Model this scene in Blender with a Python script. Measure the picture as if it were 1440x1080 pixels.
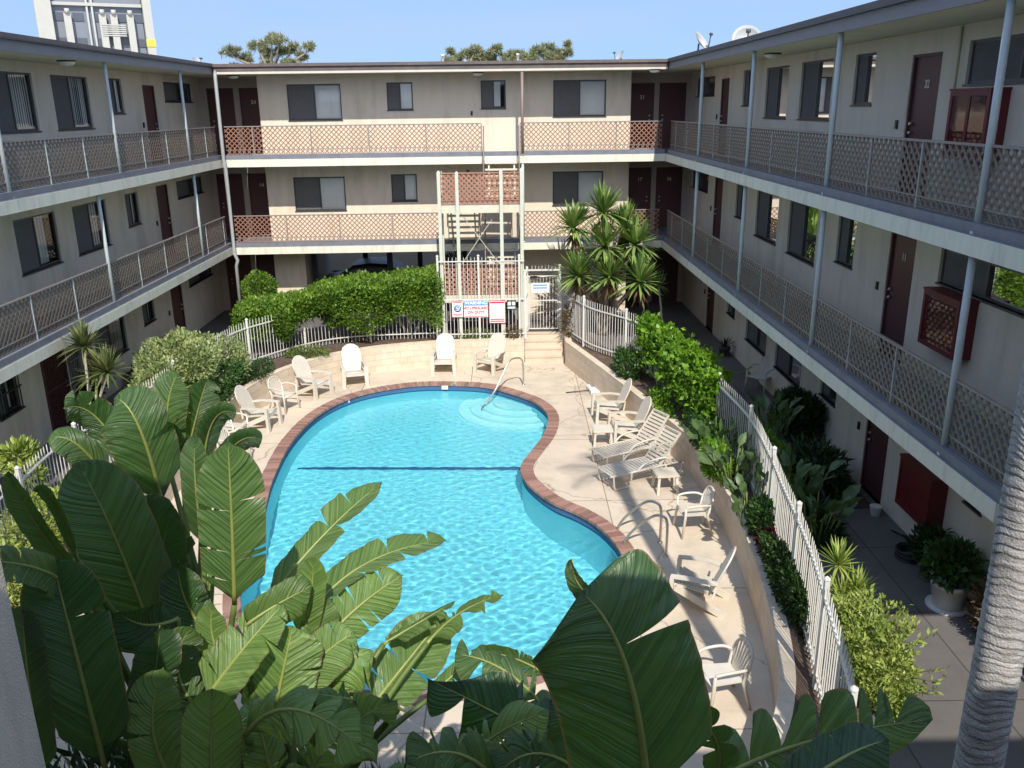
import bpy, bmesh, math, random
import numpy as np
from mathutils import Vector, Matrix
random.seed(7); RNG = np.random.default_rng(11)
R = math.radians
for o in list(bpy.data.objects): bpy.data.objects.remove(o)
SC = bpy.context.scene
COL = SC.collection

# ------------------------------------------------------------------ helpers
def tag(o, label=None, cat=None, group=None, kind=None):
    if label: o['label'] = label
    if cat: o['category'] = cat
    if group: o['group'] = group
    if kind: o['kind'] = kind
    return o

def empty(name, loc=(0, 0, 0), rz=0.0, label=None, cat=None, group=None):
    o = bpy.data.objects.new(name, None); COL.objects.link(o)
    o.location = loc; o.rotation_euler = (0, 0, rz); o.empty_display_size = 0.1
    return tag(o, label, cat, group)

def link(name, me, mats, parent=None):
    o = bpy.data.objects.new(name, me); COL.objects.link(o)
    for m in (mats if isinstance(mats, (list, tuple)) else [mats]): me.materials.append(m)
    if parent: o.parent = parent
    return o

def copy_tree(o, parent=None, loc=None, rz=None, label=None):
    c = o.copy(); COL.objects.link(c); c.parent = parent
    if loc is not None: c.location = loc
    if rz is not None: c.rotation_euler = (0, 0, rz)
    if label: c['label'] = label
    for ch in list(o.children): copy_tree(ch, c)
    return c

class MB:
    """collects faces, builds ONE mesh object"""
    def __init__(s): s.v = []; s.f = []; s.m = []; s.sm = []; s.uv = {}
    def face(s, pts, mi=0, smooth=False, uv=None):
        i = len(s.v); s.v += [tuple(p) for p in pts]; s.f.append(tuple(range(i, i + len(pts)))); s.m.append(mi); s.sm.append(smooth)
        if uv: s.uv[len(s.f) - 1] = uv
    def hexa(s, p, mi=0):
        i = len(s.v); s.v += [tuple(q) for q in p]
        for f in ((0, 3, 2, 1), (4, 5, 6, 7), (0, 1, 5, 4), (1, 2, 6, 5), (2, 3, 7, 6), (3, 0, 4, 7)):
            s.f.append(tuple(i + k for k in f)); s.m.append(mi); s.sm.append(False)
    def box(s, x0, x1, y0, y1, z0, z1, mi=0):
        s.hexa([(x0, y0, z0), (x1, y0, z0), (x1, y1, z0), (x0, y1, z0), (x0, y0, z1), (x1, y0, z1), (x1, y1, z1), (x0, y1, z1)], mi)
    def bar(s, a, b, w, h, up=(0, 0, 1), mi=0):
        a = Vector(a); b = Vector(b); d = (b - a).normalized(); up = Vector(up)
        sd = d.cross(up)
        if sd.length < 1e-5: sd = d.cross(Vector((0, 1, 0)))
        sd.normalize(); u = sd.cross(d); sd *= w / 2; u *= h / 2
        s.hexa([a - sd - u, a + sd - u, a + sd + u, a - sd + u, b - sd - u, b + sd - u, b + sd + u, b - sd + u], mi)
    def tube(s, path, r, n=8, mi=0, cap=True):
        P = [Vector(p) for p in path]; rr = r if isinstance(r, (list, tuple)) else [r] * len(P)
        base = len(s.v); prev = None
        for k, p in enumerate(P):
            d = (P[min(k + 1, len(P) - 1)] - P[max(k - 1, 0)]).normalized()
            if prev is None:
                a = d.orthogonal().normalized()
            else:
                a = (prev - d * prev.dot(d))
                a = a.normalized() if a.length > 1e-6 else d.orthogonal().normalized()
            prev = a; b = d.cross(a)
            for j in range(n):
                t = 2 * math.pi * j / n
                s.v.append(tuple(p + (a * math.cos(t) + b * math.sin(t)) * rr[k]))
        for k in range(len(P) - 1):
            for j in range(n):
                s.f.append((base + k * n + j, base + k * n + (j + 1) % n, base + (k + 1) * n + (j + 1) % n, base + (k + 1) * n + j)); s.m.append(mi); s.sm.append(True)
        if cap:
            s.f.append(tuple(base + j for j in range(n))[::-1]); s.m.append(mi); s.sm.append(False)
            e = base + (len(P) - 1) * n
            s.f.append(tuple(e + j for j in range(n))); s.m.append(mi); s.sm.append(False)
    def lathe(s, prof, c=(0, 0, 0), n=20, mi=0):
        base = len(s.v)
        for r, z in prof:
            for j in range(n):
                t = 2 * math.pi * j / n; s.v.append((c[0] + r * math.cos(t), c[1] + r * math.sin(t), c[2] + z))
        for k in range(len(prof) - 1):
            for j in range(n):
                s.f.append((base + k * n + j, base + k * n + (j + 1) % n, base + (k + 1) * n + (j + 1) % n, base + (k + 1) * n + j)); s.m.append(mi); s.sm.append(True)
    def plate(s, out, o, ux, uy, th, mi=0):
        o = Vector(o); ux = Vector(ux); uy = Vector(uy); nn = ux.cross(uy).normalized() * th
        A = [o + ux * x + uy * y for x, y in out]; B = [p + nn for p in A]; n = len(A)
        s.face(A[::-1], mi); s.face(B, mi)
        for k in range(n): s.face([A[k], A[(k + 1) % n], B[(k + 1) % n], B[k]], mi)
    def build(s, name, mats, parent=None, recalc=True, bevel=0):
        me = bpy.data.meshes.new(name); me.from_pydata(s.v, [], s.f)
        me.polygons.foreach_set('material_index', s.m); me.polygons.foreach_set('use_smooth', s.sm)
        if s.uv:
            ul = me.uv_layers.new(name='UVMap')
            for fi, uvs in s.uv.items():
                for k, li in enumerate(me.polygons[fi].loop_indices): ul.data[li].uv = uvs[k]
        if recalc:
            bm = bmesh.new(); bm.from_mesh(me); bmesh.ops.recalc_face_normals(bm, faces=bm.faces[:]); bm.to_mesh(me); bm.free()
        me.update()
        o = link(name, me, mats, parent)
        if bevel:
            b = o.modifiers.new('bev', 'BEVEL'); b.width = bevel; b.segments = 2; b.limit_method = 'ANGLE'
        return o

def catmull(P, n=6, closed=True):
    P = [Vector(p) for p in P]; out = []; N = len(P)
    for i in range(N if closed else N - 1):
        g = (lambda k: P[k % N]) if closed else (lambda k: P[min(max(k, 0), N - 1)])
        a, b, c, d = g(i - 1), g(i), g(i + 1), g(i + 2)
        for k in range(n):
            t = k / n
            out.append(0.5 * ((2 * b) + (c - a) * t + (2 * a - 5 * b + 4 * c - d) * t * t + (3 * b - a - 3 * c + d) * t ** 3))
    if not closed: out.append(P[-1])
    return out

def offset(path, d, closed=False):
    out = []; N = len(path)
    for i, p in enumerate(path):
        a = path[(i - 1) % N] if closed else path[max(i - 1, 0)]; b = path[(i + 1) % N] if closed else path[min(i + 1, N - 1)]
        t = (b - a); t.normalize(); out.append(Vector((p.x - t.y * d, p.y + t.x * d)))
    return out

def resample(path, step, closed=False):
    pts = list(path) + ([path[0]] if closed else []); out = [pts[0].copy()]; acc = 0
    for a, b in zip(pts[:-1], pts[1:]):
        L = (b - a).length; s = step - acc
        while s <= L + 1e-9 and L > 0:
            out.append(a + (b - a) * (s / L)); s += step
        acc = (acc + L) % step if L > 0 else acc
        acc = L - (s - step) if s - step <= L else acc
    return out

def sheet(name, loops, z, mat, kind='structure', subd=0):
    """flat polygon with holes; loops of (x, y)"""
    bm = bmesh.new(); es = []
    for lp in loops:
        vs = [bm.verts.new((p[0], p[1], z)) for p in lp]
        es += [bm.edges.new((vs[i], vs[(i + 1) % len(vs)])) for i in range(len(vs))]
    bmesh.ops.triangle_fill(bm, use_beauty=True, edges=es)
    for f in bm.faces:
        if f.normal.z < 0: f.normal_flip()
    me = bpy.data.meshes.new(name); bm.to_mesh(me); bm.free()
    o = link(name, me, mat)
    if kind: o['kind'] = kind
    return o

# ------------------------------------------------------------------ materials
def nmat(name):
    m = bpy.data.materials.new(name); m.use_nodes = True; nt = m.node_tree
    return m, nt, nt.nodes['Principled BSDF']
def N(nt, typ, **kw):
    n = nt.nodes.new(typ)
    for k, v in kw.items(): setattr(n, k, v)
    return n
def sock(node, key, val): node.inputs[key].default_value = val

def surf(name, col, rough=.7, var=.12, scale=6.0, bump=.0, bscale=60.0, stain=None, stscale=1.2, metal=0.0, spec=.5, streak=False, vscale=None):
    """painted / mineral surface: base colour with two scales of real wear and an optional stain colour"""
    m, nt, b = nmat(name); L = nt.links.new
    tc = N(nt, 'ShaderNodeTexCoord'); mp = N(nt, 'ShaderNodeMapping'); L(tc.outputs['Object'], mp.inputs['Vector'])
    if streak: sock(mp, 'Scale', (1, 1, .22))
    if vscale: sock(mp, 'Scale', vscale)
    n1 = N(nt, 'ShaderNodeTexNoise'); sock(n1, 'Scale', scale); sock(n1, 'Detail', 6.0); sock(n1, 'Roughness', .65); L(mp.outputs[0], n1.inputs['Vector'])
    r = N(nt, 'ShaderNodeValToRGB'); r.color_ramp.elements[0].position = .3; r.color_ramp.elements[1].position = .72
    r.color_ramp.elements[0].color = tuple(c * (1 - var) for c in col) + (1,); r.color_ramp.elements[1].color = tuple(min(1, c * (1 + var * .7)) for c in col) + (1,)
    L(n1.outputs['Fac'], r.inputs['Fac']); out = r.outputs['Color']
    if stain:
        n2 = N(nt, 'ShaderNodeTexNoise'); sock(n2, 'Scale', stscale); sock(n2, 'Detail', 8.0); sock(n2, 'Roughness', .7); L(mp.outputs[0], n2.inputs['Vector'])
        r2 = N(nt, 'ShaderNodeValToRGB'); r2.color_ramp.elements[0].position = .5; r2.color_ramp.elements[1].position = .75
        r2.color_ramp.elements[0].color = (0, 0, 0, 1); r2.color_ramp.elements[1].color = (stain[3],) * 3 + (1,)
        L(n2.outputs['Fac'], r2.inputs['Fac'])
        mx = N(nt, 'ShaderNodeMix', data_type='RGBA'); mx.inputs[7].default_value = tuple(stain[:3]) + (1,); mx.inputs[0].default_value = 0
        nt.links.new(r2.outputs['Color'], mx.inputs[0]); nt.links.new(out, mx.inputs[6]); out = mx.outputs[2]
    L(out, b.inputs['Base Color']); sock(b, 'Roughness', rough); sock(b, 'Metallic', metal); sock(b, 'Specular IOR Level', spec)
    if bump:
        n3 = N(nt, 'ShaderNodeTexNoise'); sock(n3, 'Scale', bscale); sock(n3, 'Detail', 4.0); L(tc.outputs['Object'], n3.inputs['Vector'])
        bp = N(nt, 'ShaderNodeBump'); sock(bp, 'Strength', bump); sock(bp, 'Distance', .02); L(n3.outputs['Fac'], bp.inputs['Height']); L(bp.outputs[0], b.inputs['Normal'])
    return m

def leafmat(name, dark, light, tip=None, rough=.45, trans=.25, spec=.4):
    m, nt, b = nmat(name); L = nt.links.new
    a = N(nt, 'ShaderNodeAttribute', attribute_name='v'); r = N(nt, 'ShaderNodeValToRGB')
    r.color_ramp.elements[0].color = tuple(dark) + (1,); r.color_ramp.elements[1].color = tuple(light) + (1,)
    if tip:
        e = r.color_ramp.elements.new(.93); e.color = tuple(light) + (1,); r.color_ramp.elements[-1].color = tuple(tip) + (1,)
    L(a.outputs['Fac'], r.inputs['Fac']); L(r.outputs[0], b.inputs['Base Color']); sock(b, 'Roughness', rough); sock(b, 'Specular IOR Level', spec)
    tr = N(nt, 'ShaderNodeBsdfTranslucent'); mg = N(nt, 'ShaderNodeMix', data_type='RGBA', blend_type='MULTIPLY'); mg.inputs[0].default_value = 1
    L(r.outputs[0], mg.inputs[6]); mg.inputs[7].default_value = (1.0, 1.0, .45, 1); L(mg.outputs[2], tr.inputs['Color'])
    mx = N(nt, 'ShaderNodeMixShader'); sock(mx, 'Fac', trans); L(b.outputs[0], mx.inputs[1]); L(tr.outputs[0], mx.inputs[2])
    L(mx.outputs[0], nt.nodes['Material Output'].inputs['Surface'])
    return m

M = {}
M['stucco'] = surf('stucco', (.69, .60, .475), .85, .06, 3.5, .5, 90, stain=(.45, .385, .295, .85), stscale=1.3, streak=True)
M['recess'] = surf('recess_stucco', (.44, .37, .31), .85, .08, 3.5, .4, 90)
M['fascia'] = surf('slab_paint', (.68, .645, .53), .7, .07, 5, .2, 40, stain=(.40, .40, .33, .8), stscale=1.6, vscale=(2.2, 2.2, .5))
M['ledge'] = surf('ledge_paint', (.16, .17, .20), .6, .2, 4, .2, 50, stain=(.24, .22, .22, .5))
M['soffit'] = surf('soffit', (.60, .525, .375), .85, .07, 3, .4, 90, stain=(.42, .36, .24, .6), stscale=1.0)
M['trim'] = surf('eave_trim', (.21, .19, .19), .6, .1, 5, .1, 40)
M['trimcream'] = surf('eave_cream', (.55, .50, .42), .6, .08, 5)
M['gutter'] = surf('roof_edge', (.11, .085, .075), .6, .25, 5, .1, 40, stain=(.2, .15, .11, .6))
M['roof'] = surf('roof_gravel', (.35, .33, .3), .9, .2, 20, .5, 120)
M['door'] = surf('door_paint', (.085, .030, .030), .5, .12, 3, .05, 30)
M['doorred'] = surf('red_brown_paint', (.12, .010, .013), .5, .12, 3, .03, 30)
M['frame'] = surf('bronze_aluminium', (.055, .055, .058), .4, .1, 8)
M['screen'] = surf('insect_screen', (.135, .132, .13), .8, .1, 8, .3, 400, spec=.15)
M['blind'] = surf('vertical_blind', (.82, .81, .76), .6, .04, 8)
M['curtain'] = surf('tan_curtain', (.55, .49, .40), .8, .1, 8)
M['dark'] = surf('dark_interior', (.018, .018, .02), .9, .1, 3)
M['lattice'] = surf('lattice_paint', (.36, .175, .115), .6, .15, 9, .1, 60, stain=(.28, .21, .17, .6))
M['latticegrey'] = surf('lattice_grey_paint', (.145, .115, .09), .55, .2, 9, .1, 60, stain=(.20, .125, .09, .6))
M['latticethin'] = surf('lattice_brown_paint', (.29, .14, .092), .6, .18, 9, .1, 60)
M['rail'] = surf('rail_paint', (.24, .205, .19), .5, .15, 8, stain=(.28, .16, .12, .5))
M['postgrey'] = surf('downspout_paint', (.30, .31, .31), .5, .1, 6)
M['post'] = surf('post_paint', (.43, .475, .48), .45, .08, 6, stain=(.42, .40, .35, .4))
M['postbrown'] = surf('post_brown', (.22, .16, .14), .5, .1, 6)
M['stairpost'] = surf('stair_post_paint', (.52, .53, .44), .5, .08, 6, .1, 30)
M['white'] = surf('white_fence_paint', (.62, .60, .56), .4, .06, 8, stain=(.5, .42, .34, .35), stscale=6)
M['steel'] = surf('steel', (.52, .48, .42), .3, .06, 8, metal=.75)
M['resin'] = surf('resin_plastic', (.62, .575, .51), .42, .06, 7, stain=(.50, .45, .38, .45), stscale=5)
_nt = M['resin'].node_tree; _b = _nt.nodes['Principled BSDF']; _s = _b.inputs['Base Color'].links[0].from_socket
_oi = N(_nt, 'ShaderNodeObjectInfo'); _r = N(_nt, 'ShaderNodeValToRGB'); _r.color_ramp.elements[0].color = (1, 1, 1, 1); _r.color_ramp.elements[1].color = (.92, .885, .82, 1); _nt.links.new(_oi.outputs['Random'], _r.inputs[0])
_m = N(_nt, 'ShaderNodeMix', data_type='RGBA', blend_type='MULTIPLY'); _m.inputs[0].default_value = 1; _nt.links.new(_s, _m.inputs[6]); _nt.links.new(_r.outputs[0], _m.inputs[7]); _nt.links.new(_m.outputs[2], _b.inputs['Base Color'])
M['lamp'] = surf('lamp_glass', (.75, .72, .62), .3, .03, 5)
M['number'] = surf('brass_number', (.55, .50, .42), .35, .05, 9)
M['black'] = surf('black_plastic', (.02, .02, .022), .4, .1, 9)
M['carpaint'] = surf('car_cover', (.010, .011, .013), .45, .1, 6, .05, 30)
M['dish'] = surf('dish_grey', (.40, .40, .385), .45, .05, 9)
M['pvc'] = surf('vent_pipe', (.72, .70, .66), .5, .05, 9)
M['pot'] = surf('white_pot', (.55, .53, .5), .5, .07, 9, stain=(.35, .3, .25, .4))
M['terracotta'] = surf('dark_pot', (.06, .05, .045), .7, .1, 9)
M['soil'] = surf('soil', (.10, .062, .042), .95, .35, 9, .8, 30, stain=(.2, .14, .09, .8), stscale=3)
M['mat'] = surf('door_mat', (.07, .04, .035), .95, .2, 30, .4, 200)
M['bark'] = surf('bark', (.26, .21, .16), .9, .25, 12, .6, 40)
M['palebark'] = surf('pale_stem', (.42, .37, .29), .85, .2, 16, .5, 50)
M['greenstem'] = surf('green_stem', (.10, .15, .03), .5, .2, 6)
M['brownstem'] = surf('brown_stem', (.12, .085, .05), .8, .3, 8, .4, 30)
M['signwhite'] = surf('sign_white', (.78, .76, .74), .4, .03, 6)
M['signred'] = surf('sign_red', (.55, .03, .05), .4, .05, 6)
M['signblue'] = surf('sign_blue', (.10, .24, .55), .4, .05, 6)
M['signpale'] = surf('sign_grey', (.50, .56, .56), .4, .05, 6)
M['tread'] = surf('stair_tread', (.58, .53, .42), .6, .08, 5, .1, 40)
M['yellow'] = surf('yellow_band', (.65, .48, .05), .5, .1, 5)
M['towerw'] = surf('tower_concrete', (.40, .39, .34), .7, .06, 2)
M['towerg'] = surf('tower_panel', (.17, .185, .21), .5, .06, 2)
M['towerd'] = surf('tower_window', (.08, .09, .11), .3, .1, 2)

def concrete(name, col, crack=True, joint=None):
    m = surf(name, col, .88, .10, 1.3, .25, 70, stain=tuple(c * .58 for c in col) + (.8,), stscale=.9)
    nt = m.node_tree; L = nt.links.new; b = nt.nodes['Principled BSDF']
    if crack:
        tc = N(nt, 'ShaderNodeTexCoord'); no = N(nt, 'ShaderNodeTexNoise'); sock(no, 'Scale', 1.5); sock(no, 'Detail', 5.0); L(tc.outputs['Object'], no.inputs['Vector'])
        mv = N(nt, 'ShaderNodeMix', data_type='RGBA', blend_type='LINEAR_LIGHT'); mv.inputs[0].default_value = .35; L(tc.outputs['Object'], mv.inputs[6]); L(no.outputs['Color'], mv.inputs[7])
        vo = N(nt, 'ShaderNodeTexVoronoi', feature='DISTANCE_TO_EDGE'); sock(vo, 'Scale', .33); L(mv.outputs[2], vo.inputs['Vector'])
        rp = N(nt, 'ShaderNodeValToRGB'); rp.color_ramp.elements[0].position = .0; rp.color_ramp.elements[1].position = .006
        rp.color_ramp.elements[0].color = (.55, .5, .46, 1); rp.color_ramp.elements[1].color = (1, 1, 1, 1); L(vo.outputs['Distance'], rp.inputs['Fac'])
        src = b.inputs['Base Color'].links[0].from_socket
        mx = N(nt, 'ShaderNodeMix', data_type='RGBA', blend_type='MULTIPLY'); mx.inputs[0].default_value = 1; L(src, mx.inputs[6]); L(rp.outputs[0], mx.inputs[7]); L(mx.outputs[2], b.inputs['Base Color'])
    if joint:
        tc = N(nt, 'ShaderNodeTexCoord'); mp = N(nt, 'ShaderNodeMapping'); L(tc.outputs['Object'], mp.inputs[0]); sock(mp, 'Location', joint[2])
        br = N(nt, 'ShaderNodeTexBrick', offset=0.0); sock(br, 'Scale', 1.0); sock(br, 'Mortar Size', .012); sock(br, 'Brick Width', joint[0]); sock(br, 'Row Height', joint[1]); sock(br, 'Mortar Smooth', .2)
        sock(br, 'Color1', (1, 1, 1, 1)); sock(br, 'Color2', (.90, .90, .91, 1)); sock(br, 'Mortar', (.45, .43, .41, 1)); L(mp.outputs[0], br.inputs['Vector'])
        src = b.inputs['Base Color'].links[0].from_socket
        mx = N(nt, 'ShaderNodeMix', data_type='RGBA', blend_type='MULTIPLY'); mx.inputs[0].default_value = 1; L(src, mx.inputs[6]); L(br.outputs['Color'], mx.inputs[7]); L(mx.outputs[2], b.inputs['Base Color'])
    return m
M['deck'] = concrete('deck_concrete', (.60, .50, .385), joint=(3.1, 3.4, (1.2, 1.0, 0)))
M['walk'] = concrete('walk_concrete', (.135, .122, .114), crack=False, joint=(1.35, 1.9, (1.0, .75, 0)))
M['street'] = surf('asphalt', (.52, .50, .47), .9, .1, 2, .2, 80)

def brickwall(name, col, mortar, bw, bh, ms, bumpd=.5):
    m = surf(name, col, .85, .1, 5, .3, 80); nt = m.node_tree; L = nt.links.new; b = nt.nodes['Principled BSDF']
    uv = N(nt, 'ShaderNodeUVMap'); br = N(nt, 'ShaderNodeTexBrick'); L(uv.outputs[0], br.inputs['Vector'])
    sock(br, 'Scale', 1.0); sock(br, 'Mortar Size', ms); sock(br, 'Brick Width', bw); sock(br, 'Row Height', bh); sock(br, 'Mortar Smooth', .3)
    sock(br, 'Color1', (1, 1, 1, 1)); sock(br, 'Color2', (.88, .87, .85, 1)); sock(br, 'Mortar', tuple(mortar) + (1,))
    src = b.inputs['Base Color'].links[0].from_socket
    mx = N(nt, 'ShaderNodeMix', data_type='RGBA', blend_type='MULTIPLY'); mx.inputs[0].default_value = 1; L(src, mx.inputs[6]); L(br.outputs['Color'], mx.inputs[7]); L(mx.outputs[2], b.inputs['Base Color'])
    bp = N(nt, 'ShaderNodeBump', invert=True); sock(bp, 'Strength', bumpd); sock(bp, 'Distance', .01); L(br.outputs['Fac'], bp.inputs['Height'])
    old = b.inputs['Normal'].links[0].from_socket if b.inputs['Normal'].links else None
    if old: L(old, bp.inputs['Normal'])
    L(bp.outputs[0], b.inputs['Normal'])
    return m
M['block'] = brickwall('block_wall', (.66, .55, .43), (.72, .68, .62), .40, .19, .006)
M['tile'] = brickwall('pool_tile', (.035, .10, .22), (1.9, 1.8, 1.5), .05, .05, .004, .2)
M['brick'] = None

def brickmat():
    m, nt, b = nmat('coping_brick'); L = nt.links.new
    a = N(nt, 'ShaderNodeAttribute', attribute_name='v'); r = N(nt, 'ShaderNodeValToRGB')
    r.color_ramp.elements[0].color = (.20, .105, .083, 1); r.color_ramp.elements[1].color = (.35, .20, .155, 1); L(a.outputs['Fac'], r.inputs[0])
    tc = N(nt, 'ShaderNodeTexCoord'); n = N(nt, 'ShaderNodeTexNoise'); sock(n, 'Scale', 25.0); L(tc.outputs['Object'], n.inputs['Vector'])
    mx = N(nt, 'ShaderNodeMix', data_type='RGBA', blend_type='OVERLAY'); mx.inputs[0].default_value = .5; L(r.outputs[0], mx.inputs[6]); L(n.outputs['Color'], mx.inputs[7])
    L(mx.outputs[2], b.inputs['Base Color']); sock(b, 'Roughness', .8); return m
M['brick'] = brickmat()
M['mortar'] = surf('mortar', (.42, .34, .28), .9, .1, 8)

def glassmat():
    m, nt, b = nmat('window_glass'); L = nt.links.new
    tr = N(nt, 'ShaderNodeBsdfTransparent'); sock(tr, 'Color', (.92, .94, .94, 1)); gl = N(nt, 'ShaderNodeBsdfGlossy'); sock(gl, 'Roughness', .02)
    lw = N(nt, 'ShaderNodeFresnel'); sock(lw, 'IOR', 1.55); mx = N(nt, 'ShaderNodeMixShader'); L(lw.outputs[0], mx.inputs[0]); L(tr.outputs[0], mx.inputs[1]); L(gl.outputs[0], mx.inputs[2])
    L(mx.outputs[0], nt.nodes['Material Output'].inputs[0]); return m
M['glass'] = glassmat()
def coatmat():
    m = surf('glossy_red_panel', (.07, .012, .014), .05, .1, 3, .03, 12); return m
M['redgloss'] = coatmat()

# greens
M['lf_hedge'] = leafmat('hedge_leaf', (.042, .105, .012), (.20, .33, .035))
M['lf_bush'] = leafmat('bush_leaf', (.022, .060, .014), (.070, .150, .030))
M['lf_varieg'] = leafmat('variegated_leaf', (.13, .20, .06), (.42, .46, .20))
M['lf_vine'] = leafmat('vine_leaf', (.075, .19, .012), (.20, .36, .03))
M['lf_dark'] = leafmat('dark_leaf', (.012, .032, .010), (.04, .085, .022))
M['lf_ivy'] = leafmat('ivy_leaf', (.016, .045, .010), (.055, .11, .022))
M['lf_lime'] = leafmat('lime_leaf', (.17, .26, .04), (.42, .47, .12))
M['lf_yucca'] = leafmat('yucca_leaf', (.07, .15, .04), (.30, .41, .11))
M['lf_drac'] = leafmat('dracaena_leaf', (.06, .09, .03), (.20, .22, .08))
M['lf_brown'] = leafmat('dry_leaf', (.08, .05, .025), (.19, .13, .06))
M['lf_red'] = leafmat('red_leaf', (.07, .01, .012), (.14, .02, .025))
M['lf_pine'] = leafmat('pine_needle', (.13, .16, .08), (.36, .35, .19))
M['lf_strel'] = leafmat('strelitzia_small_leaf', (.05, .10, .035), (.13, .20, .08))
M['lf_grass'] = leafmat('grass_leaf', (.06, .11, .02), (.20, .26, .05))

def bananamat():
    m, nt, b = nmat('giant_leaf'); L = nt.links.new
    uv = N(nt, 'ShaderNodeUVMap'); sp = N(nt, 'ShaderNodeSeparateXYZ'); L(uv.outputs[0], sp.inputs[0])
    # slanted side veins: v - 0.35*|u| along the blade
    ab = N(nt, 'ShaderNodeMath', operation='ABSOLUTE'); L(sp.outputs[0], ab.inputs[0])
    mu = N(nt, 'ShaderNodeMath', operation='MULTIPLY_ADD'); L(ab.outputs[0], mu.inputs[0]); mu.inputs[1].default_value = -.10; L(sp.outputs[1], mu.inputs[2])
    cb = N(nt, 'ShaderNodeCombineXYZ'); L(mu.outputs[0], cb.inputs[0])
    at = N(nt, 'ShaderNodeAttribute', attribute_name='v'); L(at.outputs['Fac'], cb.inputs[1])
    w1 = N(nt, 'ShaderNodeTexNoise', noise_dimensions='2D'); sock(w1, 'Scale', 62.0); sock(w1, 'Detail', 4.0); sock(w1, 'Roughness', .6); L(cb.outputs[0], w1.inputs['Vector'])
    r = N(nt, 'ShaderNodeValToRGB'); r.color_ramp.elements[0].position = .3; r.color_ramp.elements[1].position = .75
    r.color_ramp.elements[0].color = (.054, .098, .024, 1); r.color_ramp.elements[1].color = (.118, .182, .05, 1); L(w1.outputs['Fac'], r.inputs[0])
    # per leaf tint
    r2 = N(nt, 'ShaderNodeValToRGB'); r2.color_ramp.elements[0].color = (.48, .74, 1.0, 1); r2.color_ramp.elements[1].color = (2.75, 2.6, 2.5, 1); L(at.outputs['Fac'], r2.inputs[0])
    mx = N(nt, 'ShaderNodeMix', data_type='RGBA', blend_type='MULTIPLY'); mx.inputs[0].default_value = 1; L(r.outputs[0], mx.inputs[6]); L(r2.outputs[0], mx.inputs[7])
    # dry margin
    tc = N(nt, 'ShaderNodeTexCoord'); n4 = N(nt, 'ShaderNodeTexNoise'); sock(n4, 'Scale', 9.0); L(tc.outputs['Object'], n4.inputs['Vector'])
    ad = N(nt, 'ShaderNodeMath', operation='MULTIPLY_ADD'); L(n4.outputs['Fac'], ad.inputs[0]); ad.inputs[1].default_value = .05; L(ab.outputs[0], ad.inputs[2])
    r3 = N(nt, 'ShaderNodeValToRGB'); r3.color_ramp.elements[0].position = 1.0; r3.color_ramp.elements[1].position = 1.07
    sb = N(nt, 'ShaderNodeMath', operation='SUBTRACT'); L(ad.outputs[0], sb.inputs[0]); sb.inputs[1].default_value = .0
    r3.color_ramp.elements[0].position = .985; r3.color_ramp.elements[1].position = 1.0; L(sb.outputs[0], r3.inputs[0])
    m2 = N(nt, 'ShaderNodeMix', data_type='RGBA'); L(r3.outputs[0], m2.inputs[0]); L(mx.outputs[2], m2.inputs[6]); m2.inputs[7].default_value = (.22, .16, .075, 1)
    L(m2.outputs[2], b.inputs['Base Color']); sock(b, 'Roughness', .33); sock(b, 'Specular IOR Level', .8)
    bp = N(nt, 'ShaderNodeBump'); sock(bp, 'Strength', 1.0); sock(bp, 'Distance', .035); L(w1.outputs['Fac'], bp.inputs['Height']); L(bp.outputs[0], b.inputs['Normal'])
    tr = N(nt, 'ShaderNodeBsdfTranslucent'); mg = N(nt, 'ShaderNodeMix', data_type='RGBA', blend_type='MULTIPLY'); mg.inputs[0].default_value = 1
    L(m2.outputs[2], mg.inputs[6]); mg.inputs[7].default_value = (1.5, 1.5, .5, 1); L(mg.outputs[2], tr.inputs[0])
    ms = N(nt, 'ShaderNodeMixShader'); sock(ms, 'Fac', .34); L(b.outputs[0], ms.inputs[1]); L(tr.outputs[0], ms.inputs[2]); L(ms.outputs[0], nt.nodes['Material Output'].inputs[0])
    return m
M['banana'] = bananamat()
M['midrib'] = surf('leaf_midrib', (.24, .27, .07), .45, .15, 8)

def palmtrunkmat():
    m = surf('ringed_palm_trunk', (.44, .42, .40), .9, .35, 5, .7, 60, stain=(.12, .105, .09, .85), stscale=1.6, vscale=(1.6, 1.6, 11))
    nt = m.node_tree; b = nt.nodes['Principled BSDF']; src = b.inputs['Base Color'].links[0].from_socket; a = N(nt, 'ShaderNodeAttribute', attribute_name='v')
    mx = N(nt, 'ShaderNodeMix', data_type='RGBA'); nt.links.new(a.outputs['Fac'], mx.inputs[0]); nt.links.new(src, mx.inputs[6]); mx.inputs[7].default_value = (.075, .062, .05, 1); nt.links.new(mx.outputs[2], b.inputs['Base Color']); return m
M['palmtrunk'] = palmtrunkmat()

# ------------------------------------------------------------------ the building (metres; Z = 0 is the ground floor walk)
LA, LB, RA, RB, BA, BB = -8.669, -.01183, 5.459, -.01726, 28.19, .02853
W = 1.35                       # walkway depth
def pos(k, u, off, z):
    if k == 'L': return (LA + LB * u - off, u, z)
    if k == 'R': return (RA + RB * u + off, u, z)
    return (u, BA + BB * u + off, z)
def wbox(mb, k, u0, u1, o0, o1, z0, z1, mi=0):
    mb.hexa([pos(k, u0, o0, z0), pos(k, u1, o0, z0), pos(k, u1, o1, z0), pos(k, u0, o1, z0), pos(k, u0, o0, z1), pos(k, u1, o0, z1), pos(k, u1, o1, z1), pos(k, u0, o1, z1)], mi)
F3, F2, EAVE = 5.44, 2.69, 7.96
XL, XR = -9.0, 4.97            # where the back wing meets the side wings

bld = empty('apartment_building', (0, 0, 0), 0, 'U-shaped three-storey cream stucco apartment building with open walkways wrapped around the pool', 'apartment building')

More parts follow.
